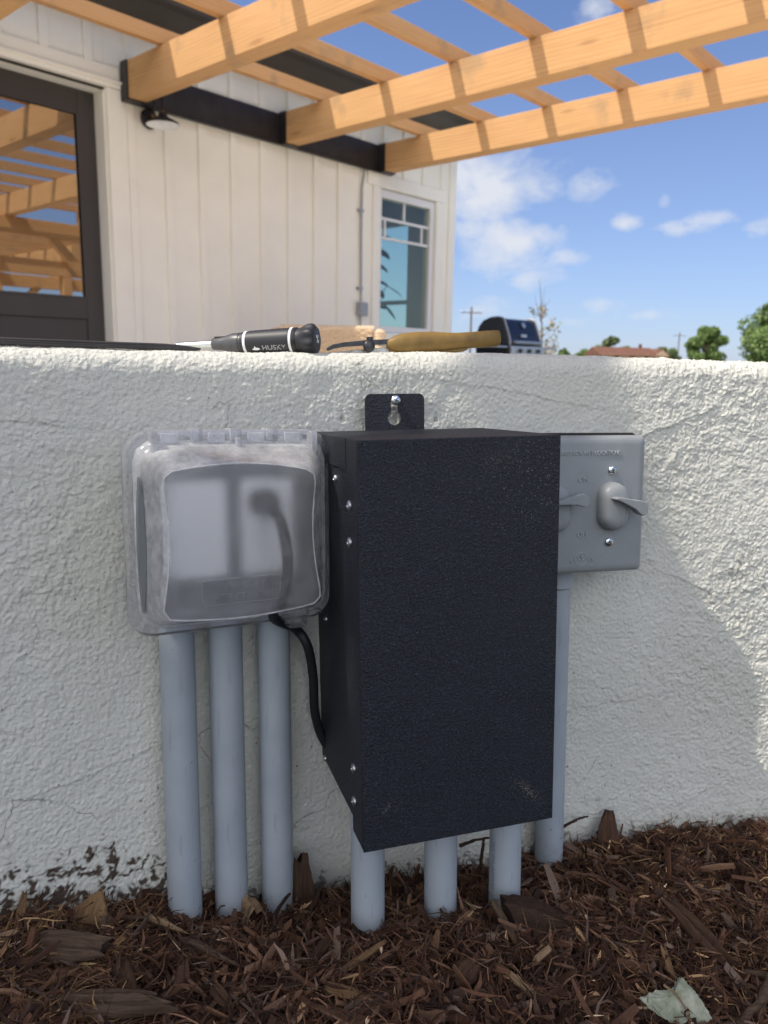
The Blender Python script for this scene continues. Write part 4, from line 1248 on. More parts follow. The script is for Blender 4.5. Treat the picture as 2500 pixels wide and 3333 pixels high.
def twig(label, pts, r, mat, name='twig'):
    b = MB(); n = len(pts); P = []
    rs = random.Random(len(label))
    for i in range(n - 1):
        for k in range(6):
            q = k / 6; a, c = Vector(pts[i]), Vector(pts[i + 1]); P.append(a.lerp(c, q) + Vector([rs.uniform(-1, 1) * r * 0.25 for _ in range(3)]))
    P.append(Vector(pts[-1]))
    b.tube(P, [r * (1 - 0.5 * i / len(P)) * rs.uniform(0.85, 1.15) for i in range(len(P))], 9)
    o = b.build(name, mat, smooth=True, angle=70)
    return tag(o, label, 'twig')


mulch_bed()
shreds()
bark('pointed tan bark flake standing against the wall at the far left', M_chip_tan, -0.215, 0.518, 0.030, 0.024, 0.004, 1.2, 1.0, 0.2, 0.008, (1.3, 0.12), seed=1)
bark('small tan bark flake beside the pointed one at the far left', M_chip_grey, -0.202, 0.512, 0.018, 0.014, 0.004, 2.0, 0.5, 0.4, 0.004, (0.8, 0.5), seed=31)
bark('large weathered slab of bark lying at the left of the bed', M_chip_grey, -0.224, 0.480, 0.060, 0.019, 0.011, -0.05, 0.03, 0.5, 0.006, (0.8, 0.7), 0.002, 2)
bark('pale splintered wood sliver in front of the leftmost conduit', M_chip_pale, -0.163, 0.524, 0.036, 0.0065, 0.004, -0.35, -0.12, 0.3, 0.008, (0.6, 0.2), seed=3)
bark('thin pale splinter right of centre of the left half of the bed', M_chip_grey, -0.118, 0.495, 0.044, 0.0048, 0.003, -0.42, -0.10, 0.2, 0.008, (0.8, 0.3), seed=4)
bark('chunky brown chip pointing at the viewer in the lower left', M_chip_brown, -0.172, 0.462, 0.032, 0.013, 0.006, -0.95, -0.25, 0.3, 0.006, (0.9, 0.8), seed=5)
bark('squarish reddish-brown chip standing left of centre', M_chip_brown, -0.134, 0.466, 0.030, 0.013, 0.005, 1.75, 0.5, 0.2, 0.006, (0.9, 0.6), seed=6)
bark('dark plank of bark leaning on the wall right of the third conduit', M_chip_dark, -0.064, 0.586, 0.052, 0.024, 0.005, 1.75, 1.35, 0.0, 0.016, (0.9, 0.55), seed=7)
bark('thick dark bark chunk in front of the rightmost centre conduit', M_chip_dark, 0.128, 0.552, 0.052, 0.036, 0.013, 0.15, -0.35, 0.3, 0.006, (0.9, 0.7), seed=8)
bark('tan stick leaning on the thick dark chunk by the centre conduits', M_chip_grey, 0.102, 0.536, 0.038, 0.0055, 0.004, -1.0, -0.55, 0.0, 0.010, (0.9, 0.5), seed=9)
bark('long brown split log piece on the right slope of the mulch', M_chip_brown, 0.262, 0.548, 0.064, 0.015, 0.009, -0.95, -0.35, 0.2, 0.008, (0.7, 0.5), seed=10)
bark('orange-tan upright chip in the right of the bed', M_chip_tan, 0.226, 0.522, 0.024, 0.005, 0.003, 1.70, 0.5, 0.3, 0.008, (0.5, 0.9), seed=11)
bark('short orange-tan sliver beside the upright chip', M_chip_tan, 0.226, 0.512, 0.016, 0.003, 0.002, -1.1, -0.2, 0.3, 0.008, seed=12)
bark('pale split splinter near the bottom centre of the bed', M_chip_pale, 0.104, 0.483, 0.040, 0.0065, 0.004, -0.75, -0.15, 0.2, 0.008, (0.15, 0.8), seed=13)
bark('small pale wood block right of the bottom centre', M_chip_pale, 0.125, 0.506, 0.016, 0.005, 0.004, 0.7, 0.1, 0.0, 0.008, (0.9, 0.9), seed=14)
bark('flat grey slab at the bottom edge of the bed left of centre', M_chip_grey, -0.180, 0.436, 0.085, 0.020, 0.009, 0.06, 0.0, 0.1, 0.004, (0.8, 0.7), seed=15)
bark('tan stick right of the lower centre, pointing up to the box', M_chip_tan, -0.006, 0.496, 0.034, 0.0055, 0.004, 0.75, 0.05, 0.2, 0.008, (0.9, 0.6), seed=16)
bark('dark flat splinter leaning in front of the black box', M_chip_dark, -0.040, 0.505, 0.050, 0.008, 0.004, 1.05, 0.15, 0.3, 0.008, (0.7, 0.5), seed=17)
bark('rough brown chip standing against the wall right of the switch conduit', M_chip_brown, 0.226, 0.690, 0.040, 0.018, 0.006, 1.3, 0.95, 0.2, 0.012, (0.9, 0.45), seed=18)
bark('pale flake lying in front of the far left slab', M_chip_pale, -0.262, 0.470, 0.026, 0.006, 0.003, 0.5, 0.05, 0.2, 0.008, (0.4, 0.5), seed=19)
bark('reddish stick stuck upright at the far left', M_chip_tan, -0.258, 0.497, 0.026, 0.006, 0.004, 1.7, 0.7, 0.1, 0.008, (0.8, 0.5), seed=20)
bark('tan splinter lying across the lower left', M_chip_tan, -0.215, 0.452, 0.032, 0.004, 0.003, 0.75, 0.05, 0.1, 0.008, (0.6, 0.3), seed=21)
bark('brown chip under the clear cover conduits, lower of the pair', M_chip_brown, -0.103, 0.452, 0.026, 0.010, 0.005, -0.8, -0.1, 0.3, 0.006, seed=22)
bark('ragged brown chip at the lower centre of the bed', M_chip_brown, 0.066, 0.486, 0.022, 0.016, 0.006, 0.9, 0.1, 0.4, 0.006, seed=23)
bark('long tan splinter at the bottom left of the centre', M_chip_tan, -0.020, 0.462, 0.030, 0.009, 0.004, -0.3, 0.0, 0.1, 0.007, (0.9, 0.4), seed=24)
bark('frayed pale splinter at the right edge of the bed', M_chip_grey, 0.300, 0.512, 0.034, 0.006, 0.003, -0.35, 0.05, 0.2, 0.010, (0.4, 0.3), seed=25)
curled_leaf()


def lichen_leaf():
    rs = np.random.RandomState(2)
    pol = [(-0.030, 0.004), (-0.012, 0.009), (0.004, 0.008), (0.014, 0.017), (0.019, 0.019), (0.022, 0.008), (0.026, -0.004), (0.030, -0.020), (0.004, -0.026), (-0.014, -0.018), (-0.024, -0.006)]
    b = MB(); P = []
    for (x, y), (x2, y2) in zip(pol, pol[1:] + pol[:1]):
        for k in range(8): P.append((x + (x2 - x) * k / 8 + 0.0004 * rs.normal(), y + (y2 - y) * k / 8 + 0.0004 * rs.normal()))
    rings = []
    for f in (1.0, 0.88, 0.76, 0.64, 0.52, 0.40, 0.28, 0.16, 0.05):
        rings.append([(x * f, y * f, 0.003 * (1 - f) + 0.0022 * math.sin(90 * x * f) * math.cos(120 * y * f)) for x, y in P])
    n = len(P); b.loft(rings, False, True)
    b.loft([[(x, y, z - 0.0006) for x, y, z in r] for r in rings], False, True)
    o = b.build('pale_leaf', M_lichen, smooth=True, angle=180)
    v = MB(); v.tube([(-0.004, 0.011, 0.003), (0.003, 0.002, 0.0052), (0.006, -0.010, 0.005), (0.008, -0.022, 0.002)], [0.0011, 0.0010, 0.0009, 0.0006], 8)
    v.build('vein', M_chip_pale, o, smooth=True)
    x, y = 0.214, 0.482
    o.matrix_world = Matrix.Translation((x, y, float(mulch_height(np.array(x), np.array(y))) + 0.019)) @ Matrix.Rotation(0.15, 4, 'Z') @ Matrix.Rotation(0.35, 4, 'X') @ Matrix.Scale(0.78, 4)
    tag(o, 'crumpled pale green leaf on the mulch at the bottom right', 'leaf')


lichen_leaf()
def on_bed(x, y, h): return (x, y, float(mulch_height(np.array(x), np.array(y))) + h)
twig('grey twig curving out of the mulch at the bottom right corner', [on_bed(0.236, 0.470, 0.006), on_bed(0.262, 0.476, 0.009), on_bed(0.283, 0.488, 0.014), on_bed(0.298, 0.508, 0.020), on_bed(0.312, 0.535, 0.028)], 0.0042, M_chip_grey)
twig('small dark forked twig stuck to the wall between the centre conduits', [(0.094, 0.634, CZ - 0.470), (0.096, 0.640, CZ - 0.445), (0.098, 0.646, CZ - 0.4325)], 0.0022, M_chip_dark)
twig('thin dark twig lying level on top of the forked one', [(0.075, 0.637, CZ - 0.4335), (0.092, 0.6435, CZ - 0.4315), (0.114, 0.652, CZ - 0.4335)], 0.0016, M_chip_dark)
twig('dark hooked twig sticking out right of the switch conduit', [(0.181, 0.690, CZ - 0.4475), (0.190, 0.690, CZ - 0.442), (0.198, 0.692, CZ - 0.4385), (0.207, 0.694, CZ - 0.4375)], 0.0016, M_chip_dark)


# ------------------------------------------------------------------ house (x along the wall, -y out of the wall, z from eye height)
def house():
    t = thing('house', 'white board-and-batten house with black-framed glass door and corner window', 'house', HM)
    A0, A1, ZT = -4.5, 6.96, 2.34
    w = MB()
    dA, dB, dT = 2.05, 2.992, 1.795            # door opening
    wA, wB, wZ0, wZ1 = 5.80, 6.655, 0.262, 1.612
    for a0, a1, z0, z1 in ((A0, dA, PATIO, ZT), (dA, dB, dT, ZT), (dB, wA, PATIO, ZT), (wA, wB, PATIO, wZ0), (wA, wB, wZ1, ZT), (wB, A1, PATIO, ZT)):
        w.box(a0, a1, 0, 0.14, z0, z1)
    k = -24
    while True:
        a = 3.442 + 0.298 * k; k += 1
        if a > A1 - 0.15: break
        if a < A0: continue
        z0 = PATIO; z1 = ZT
        if dA - 0.12 < a < 3.13: z0 = 1.935
        elif 5.66 < a < 6.80: z0 = 1.735
        w.box(a, a + 0.060, -0.021, 0, z0, z1)
    w.build('wall', M_siding, t, bevel=0.003, seg=1)
    # side wall with its own window opening, back wall, floor, ceiling
    s = MB(); b0, b1, c0, c1 = 0.50, 1.45, -0.15, 1.50
    for y0, y1, z0, z1 in ((0.14, b0, PATIO, ZT), (b0, b1, PATIO, c0), (b0, b1, c1, ZT), (b1, 4.5, PATIO, ZT)):
        s.box(A1 - 0.14, A1, y0, y1, z0, z1)
    s.build('wall', M_siding, t)
    r = MB(); r.box(A0, A1, 4.5, 4.62, PATIO, ZT); r.box(A0 - 0.14, A0, 0, 4.62, PATIO, ZT); r.build('wall', M_siding, t)
    i = MB(); i.box(A0, A1 - 0.141, 0.141, 4.49, PATIO - 0.1, PATIO + 0.01); i.box(A0, A1 - 0.141, 0.141, 4.49, ZT - 0.05, ZT - 0.02); i.box(4.6, 4.68, 0.141, 4.49, PATIO, ZT - 0.06)
    i.box(A0, A1 - 0.142, 3.2, 3.26, PATIO + 0.012, ZT - 0.06)
    i.build('interior', M_interior, t)
    c = MB(); c.box(6.872, A1 + 0.02, -0.024, 0, PATIO, ZT); c.box(A1, A1 + 0.022, 0, 0.10, PATIO, ZT); c.build('corner_board', M_trim, t, bevel=0.002, seg=1)
    # trim round the door
    d = MB()
    d.box(2.995, 3.10, -0.026, 0, PATIO, 1.797); d.box(3.10, 3.142, -0.019, 0, PATIO, 1.848)
    d.box(1.94, 2.047, -0.026, 0, PATIO, 1.797)
    d.box(1.90, 3.10, -0.034, 0, 1.799, 1.848); d.box(1.90, 3.11, -0.046, 0, 1.830, 1.8485)
    d.box(1.90, 3.098, -0.022, 0, 1.8495, 1.936)
    d.box(2.988, 2.995, -0.012, 0.14, PATIO, 1.797)
    d.build('door_casing', M_trim, t, bevel=0.003, seg=2)
    j = MB(); j.box(2.978, 2.9925, 0.0, 0.20, PATIO, 1.782); j.box(2.05, 2.978, 0.02, 0.20, 1.779, 1.794); j.box(2.05, 2.062, 0.0, 0.20, PATIO, 1.782)
    j.build('door_jamb', M_trim, t)
    sl = MB(); sl.box(2.06, 2.99, -0.002, 0.019, 1.7835, 1.796); sl.build('door_head_strip', M_gasket, t)  # black strip in the slot below the head casing
    # door leaf
    y0, y1 = 0.12, 0.165
    gl, gr, gb, gt = 2.205, 2.848, 0.389, 1.627
    D = MB()
    D.box(2.064, gl, y0, y1, PATIO, 1.778); D.box(gr, 2.977, y0, y1, PATIO, 1.778); D.box(gl, gr, y0, y1, gt, 1.778); D.box(gl, gr, y0, y1, 0.245, gb)
    D.box(gl, gr, y0 + 0.012, y1, PATIO + 0.15, 0.245); D.box(gl, gr, y0, y1, PATIO, PATIO + 0.15)
    door = D.build('door', M_door, t, bevel=0.004)
    bd = MB()
    for a0, a1, z0, z1 in ((gl - 0.004, gl + 0.012, gb, gt), (gr - 0.012, gr + 0.004, gb, gt), (gl, gr, gt - 0.012, gt + 0.004), (gl, gr, gb - 0.004, gb + 0.012)):
        bd.box(a0, a1, y0 - 0.006, y0 + 0.001, z0, z1)
    bd.build('glazing_bead', M_door, door)
    G = MB(); G.box(gl, gr, y0 + 0.012, y0 + 0.018, gb, gt); G.build('glass', M_doorglass, door)
    # window
    f = MB()
    oA, oB, oZ0, oZ1 = 5.812, 6.648, 0.272, 1.604
    gA, gB, gZ0, gZ1 = 5.846, 6.590, 0.327, 1.532
    for a0, a1, z0, z1 in ((oA, gA, oZ0, oZ1), (gB, oB, oZ0, oZ1), (gA, gB, oZ0, gZ0), (gA, gB, gZ1, oZ1)):
        f.box(a0, a1, 0.005, 0.09, z0, z1)
    for a0, a1, z0, z1 in ((gA, gB, 1.334, 1.360), (gA, gB, 1.155, 1.180), (6.196, 6.222, 1.360, gZ1), (5.912, 5.938, 1.180, 1.334), (6.480, 6.504, 1.180, 1.334)):
        f.box(a0, a1, 0.030, 0.055, z0, z1)
    win = f.build('window', M_winframe, t, bevel=0.002, seg=1)
    p = MB(); p.box(gA, gB, 0.040, 0.046, gZ0, gZ1); p.build('pane', M_winglass, win)
    wc = MB()
    wc.box(5.700, 5.798, -0.024, 0, PATIO, 1.614); wc.box(6.660, 6.790, -0.024, 0, PATIO, 1.614); wc.box(5.62, 6.792, -0.0245, 0, 1.616, 1.732)
    wc.box(5.798, 6.660, -0.022, 0, 0.15, 0.258)
    wc.build('window_casing', M_trim, t, bevel=0.003, seg=2)
    sp = MB(); sp.box(A1 - 0.06, A1 - 0.054, b0, b1, c0, c1); sp.build('pane', M_winglass, t)
    sf = MB()
    for y0_, y1_, z0_, z1_ in ((b0, b0 + 0.03, c0, c1), (b1 - 0.03, b1, c0, c1), (b0 + 0.03, b1 - 0.03, c0, c0 + 0.04), (b0 + 0.03, b1 - 0.03, c1 - 0.03, c1), (b0 + 0.03, b1 - 0.03, 0.62, 0.66)):
        sf.box(A1 - 0.10, A1 - 0.02, y0_, y1_, z0_, z1_)
    sf.build('window', M_winframe, t)
    # eave: soffit, fascia, gutter; low roof behind it
    e = MB(); e.box(A0 - 0.3, A1 + 0.3, -0.36, 0.0, 2.29, 2.31); e.box(A0 - 0.3, A1 + 0.3, -0.38, -0.36, 2.275, 2.42)
    e.prism([(-0.38, 2.27), (-0.455, 2.28), (-0.47, 2.32), (-0.487, 2.345), (-0.487, 2.40), (-0.38, 2.40)], 'x', A0 - 0.3, A1 + 0.3)
    e.build('gutter', M_roof_black, t)
    ro_ = MB(); ro_.prism([(-0.40, 2.42), (-0.36, 2.46), (2.4, 3.40), (5.1, 2.46), (5.1, 2.42), (2.4, 3.32)], 'x', A0 - 0.35, A1 + 0.35)
    ro_.build('roof', M_roof_black, t)
    gb_ = MB(); gb_.prism([(0.0, ZT), (4.6, ZT), (2.4, 3.25)], 'x', A1 - 0.14, A1); gb_.build('gable', M_siding, t)
    return t


house()


def houseplant():
    t = thing('houseplant', 'dark leafy houseplant standing inside the house behind the corner window', 'houseplant', HM @ Matrix.Translation((6.25, 0.62, PATIO + 0.42)))
    pot = MB(); pot.lathe([(0, 0.09), (0.22, 0.12), (0.24, 0.125)], (0, 0, 0), (0, 0, 1), 20); pot.build('pot', M_interior, t, smooth=True)
    rs = random.Random(12); lf = MB(); st = MB()
    for k in range(34):
        a = rs.uniform(0, 6.28); h = rs.uniform(0.42, 1.25); r = rs.uniform(0.06, 0.26)
        top = Vector((r * math.cos(a), r * math.sin(a), h))
        st.tube([(0, 0, 0.2), (top.x * 0.25, top.y * 0.25, h * 0.6), top], [0.008, 0.006, 0.004], 6)
        d = Vector((math.cos(a), math.sin(a), rs.uniform(-0.9, 0.2))).normalized(); s = d.cross(Vector((0, 0, 1))).normalized(); n = s.cross(d)
        L = rs.uniform(0.12, 0.20); wd = L * 0.36
        up, dn = [], []
        for q in np.linspace(0, 1, 7):
            w = wd * math.sin(math.pi * min(1, q * 0.97 + 0.02)) ** 0.8
            c = top + d * (q * L) - Vector((0, 0, 1)) * (q * q * L * 0.3)
            up.append([c + s * w, c + n * 0.002, c - s * w, c - n * 0.002])
        lf.loft(up)
    lf.build('foliage', simple('dark_leaf', (0.04, 0.07, 0.035), 0.5), t, smooth=True); st.build('stem', M_chip_dark, t, smooth=True)


houseplant()


def wall_lamp():
    t = thing('wall_lamp', 'black gooseneck barn lamp with white enamel inside, under the black steel ledger', 'wall lamp', HM @ Matrix.Translation((3.325, -0.004, 1.665)))
    b = MB(); b.lathe([(0.004, 0.068), (0.016, 0.068), (0.024, 0.060), (0.028, 0.03)], (0, 0, 0), (0, -1, 0), 28); b.build('mount', M_black_steel, t, smooth=True)
    arm = MB(); pts = [(0, -0.028, 0.012), (0, -0.05, 0.012), (0, -0.072, 0.03), (0, -0.078, 0.075)]
    for k in range(9):
        a = math.pi * k / 8; pts.append((0, -0.078 - 0.055 * (1 - math.cos(a)), 0.075 + 0.05 * math.sin(a)))
    pts.append((0, -0.188, 0.02))
    arm.tube(pts, 0.0085, 12); arm.build('arm', M_black_steel, t, smooth=True, angle=70)
    kn = MB(); kn.lathe([(0, 0.012), (0.012, 0.014), (0.020, 0.006)], (0.0, -0.05, 0.012), (0, -1, 0.2), 14); kn.build('knuckle', M_brass, t, smooth=True)
    kn = MB(); kn.lathe([(0, 0.010), (0.014, 0.010)], (0, -0.188, 0.022), (0, 0, -1), 14); kn.build('collar', M_brass, t, smooth=True)
    sh = MB()
    prof = [(0.0, 0.030), (0.02, 0.032), (0.028, 0.040), (0.045, 0.075), (0.062, 0.105), (0.075, 0.114), (0.080, 0.115)]
    o = Vector((0, -0.188, 0.010)); n = 36
    ring = lambda h, r: [o + Vector((r * math.cos(2 * math.pi * k / n), r * math.sin(2 * math.pi * k / n), -h)) for k in range(n)]
    sh.loft([ring(h, r) for h, r in prof], True, False); sh.build('shade', M_black_steel, t, smooth=True)
    inn = MB(); inn.loft([ring(h + 0.002, max(0.01, r - 0.003)) for h, r in prof[1:-1]] + [ring(0.080, 0.1145), ring(0.083, 0.1165), ring(0.081, 0.1168)], True, False); inn.build('reflector', M_lampwhite, t, smooth=True)
    bu = MB(); bu.lathe([(0, 0.012), (0.02, 0.013), (0.035, 0.024), (0.050, 0.026), (0.062, 0.014)], o - Vector((0, 0, 0.018)), (0, 0, -1), 16); bu.build('bulb', M_winframe, t, smooth=True)


wall_lamp()


def house_conduit():
    t = thing('wall_conduit', 'thin grey conduit with a small junction box left of the corner window', 'conduit', HM)
    p = MB(); x = 5.535
    p.tube([(x + 0.02, -0.030, 1.728), (x + 0.012, -0.030, 1.66), (x, -0.022, 1.58), (x - 0.004, -0.022, 1.2), (x + 0.004, -0.022, 0.54)], 0.0115, 10)
    p.tube([(x, -0.022, 0.40), (x, -0.022, PATIO)], 0.0115, 10)
    p.build('pipe', M_galv, t, smooth=True)
    b = MB(); b.box(x - 0.042, x + 0.062, -0.068, -0.004, 0.405, 0.53); b.build('junction_box', M_galv, t, bevel=0.004)
    for z in (1.36, 0.66):
        s = MB(); s.box(x - 0.04, x + 0.018, -0.036, -0.001, z - 0.012, z + 0.012); s.build('strap', M_galv, t)


house_conduit()


# ------------------------------------------------------------------ pergola
def pergola():
    t = thing('pergola', 'raw timber pergola of heavy beams and thin purlins hung from a black steel ledger', 'pergola', HM)
    L = MB(); L.box(3.105, 5.92, -0.032, -0.0205, 1.728, 1.972); L.box(3.105, 5.92, -0.060, -0.032, 1.7275, 1.7355)
    led = L.build('ledger', M_black_steel, t, bevel=0.001, seg=1)
    L2 = MB(); L2.box(-4.0, 2.05, -0.032, -0.0205, 1.728, 1.972); L2.build('ledger', M_black_steel, t)
    beams = [-2.35, -1.10, 0.18, 1.37 + 0.50, 3.112, 4.538, 5.752]
    for a in beams:
        h = MB(); h.box(a - 0.011, a - 0.002, -0.112, -0.033, 1.731, 1.980); h.box(a + 0.142, a + 0.151, -0.112, -0.033, 1.731, 1.980); h.box(a - 0.011, a + 0.151, -0.112, -0.0605, 1.7285, 1.738)
        h.build('beam_hanger', M_black_steel, t)
        b = MB(); b.box(a, a + 0.140, -5.60, -0.036, 1.740, 1.980)
        b.build('beam', M_wood_y, t, bevel=0.006, seg=2)
    for d in (0.482, 1.136, 1.772, 2.402, 3.030, 3.660, 4.290, 4.920, 5.500):
        p = MB(); p.box(-3.2, 6.06, -d - 0.062, -d, 1.981, 2.072); p.build('purlin', M_wood_x, t, bevel=0.003, seg=1)
    hd = MB(); hd.box(-3.0, 6.02, -5.27, -5.13, 1.52, 1.7385); hd.build('header', M_wood_x, t, bevel=0.006)
    for a in (-1.6, 5.77):
        p = MB(); p.box(a, a + 0.14, -5.27, -5.13, PATIO - 0.15, 1.519); p.build('post', M_wood_z, t, bevel=0.005)
        for sgn in (-1, 1):
            if a > 5 and sgn > 0: continue
            c = a + 0.07
            k = MB(); k.prism([(c + sgn * 0.072, 0.86), (c + sgn * 0.072, 1.02), (c + sgn * 0.57, 1.5185), (c + sgn * 0.73, 1.5185)], 'y', -5.25, -5.15)
            k.build('brace', M_wood_z, t, bevel=0.004)


pergola()


def far_pergola():
    t = thing('pergola', 'second timber pergola farther along the garden, mirrored in the glass door', 'pergola', HM)
    for a in (3.6, 4.8, 6.0, 7.2, 8.4):
        b = MB(); b.box(a, a + 0.14, -9.6, -6.3, 1.40, 1.62); b.build('beam', M_wood_y, t, bevel=0.006)
    for d in (6.5, 7.1, 7.7, 8.3, 8.9, 9.4):
        p = MB(); p.box(3.3, 8.9, -d - 0.062, -d, 1.621, 1.711); p.build('purlin', M_wood_x, t)
    for d in (6.6, 9.2):
        h = MB(); h.box(3.4, 8.8, -d - 0.14, -d, 1.18, 1.3985); h.build('header', M_wood_x, t, bevel=0.006)
        for a in (3.7, 6.0, 8.4):
            p = MB(); p.box(a, a + 0.14, -d - 0.14, -d, -0.5, 1.179); p.build('post', M_wood_z, t, bevel=0.005)
            k = MB(); c = a + 0.07; sg = 1 if a < 7 else -1
            k.prism([(c + sg * 0.072, 0.46), (c + sg * 0.072, 0.62), (c + sg * 0.63, 1.1785), (c + sg * 0.79, 1.1785)], 'y', -d - 0.12, -d - 0.02); k.build('brace', M_wood_z, t, bevel=0.004)

far_pergola()


# ------------------------------------------------------------------ things out on the patio
def grill():
    M = Matrix.Translation((1.53, 10.0, 0.0)) @ Matrix.Rotation(math.radians(47), 4, 'Z')
    t = thing('barbecue_grill', 'barbecue grill with dark blue lid and charcoal end caps beyond the wall', 'grill', M)
    w = 0.37                                     # half width; front is -y
    prof = [(-0.235, 0.70), (-0.232, 0.76), (-0.205, 0.84), (-0.165, 0.935), (-0.145, 0.985), (-0.115, 1.012), (-0.06, 1.025), (0.05, 1.018), (0.14, 0.985), (0.20, 0.92), (0.235, 0.83), (0.245, 0.70)]
    lid = MB(); lid.prism(prof, 'x', -w + 0.035, w - 0.035); lo = lid.build('lid', M_grill_lid, t, smooth=True, angle=25)
    for s in (-1, 1):
        c = MB(); P = [(y * 1.04, 0.70 + (z - 0.70) * 1.035) for y, z in prof]
        c.prism(P, 'x', min(s * w, s * (w - 0.04)), max(s * w, s * (w - 0.04))); c.build('end_cap', M_grill_dark, t, bevel=0.012, seg=3)
        ed = MB(); n = len(P)
        for (a, b), (c2, d) in zip(P[:7], P[1:8]):
            ed.tube([(s * (w - 0.03), a - 0.006, b), (s * (w - 0.03), c2 - 0.006, d)], 0.009, 8)
        ed.build('trim', M_steel_trim, t, smooth=True)
    g = MB(); g.lathe([(0, 0.036), (0.012, 0.036), (0.014, 0.030)], (0.03, -0.176, 0.945), (0, -0.93, 0.36), 24); g.build('thermometer', M_steel_trim, t, smooth=True)
    bg = MB(); bg.prism([(-0.10, 0.80), (0.02, 0.80), (0.02, 0.835), (-0.10, 0.835)], 'y', -0.245, -0.222); bg.build('badge', M_steel_trim, t)
    h = MB(); h.tube([(-0.30, -0.285, 0.735), (0.30, -0.285, 0.735)], 0.020, 12)
    h.box(-0.29, -0.26, -0.285, -0.225, 0.722, 0.748); h.box(0.26, 0.29, -0.285, -0.225, 0.722, 0.748); h.build('handle', M_steel_trim, t, smooth=True)
    b = MB(); b.prism([(-0.25, 0.695), (-0.22, 0.56), (-0.16, 0.50), (0.16, 0.50), (0.23, 0.56), (0.25, 0.695)], 'x', -w, w); b.build('firebox', M_grill_dark, t, bevel=0.01)
    p = MB(); p.box(-w, w, -0.30, -0.255, 0.58, 0.69); cp = p.build('control_panel', M_steel_trim, t, bevel=0.01)
    for x in (-0.2, 0.0, 0.2):
        k = MB(); k.lathe([(0, 0.026), (0.03, 0.024)], (x, -0.30, 0.635), (0, -1, 0), 16); k.build('knob', M_grill_dark, cp, smooth=True)
    for s in (-1, 1):
        sh = MB(); sh.box(min(s * (w + 0.01), s * (w + 0.36)), max(s * (w + 0.01), s * (w + 0.36)), -0.25, 0.22, 0.665, 0.69); sh.build('side_table', M_steel_trim, t, bevel=0.008)
    c = MB(); c.box(-w, w, -0.24, 0.24, 0.10, 0.498); c.build('cabinet', M_grill_dark, t, bevel=0.01)
    for x in (-0.30, 0.30):
        for y in (-0.2, 0.2):
            wh = MB(); wh.lathe([(0, 0.04), (0.03, 0.04)], (x, y, 0.05), (1, 0, 0), 16); wh.build('wheel', M_rubber, t, smooth=True)


grill()


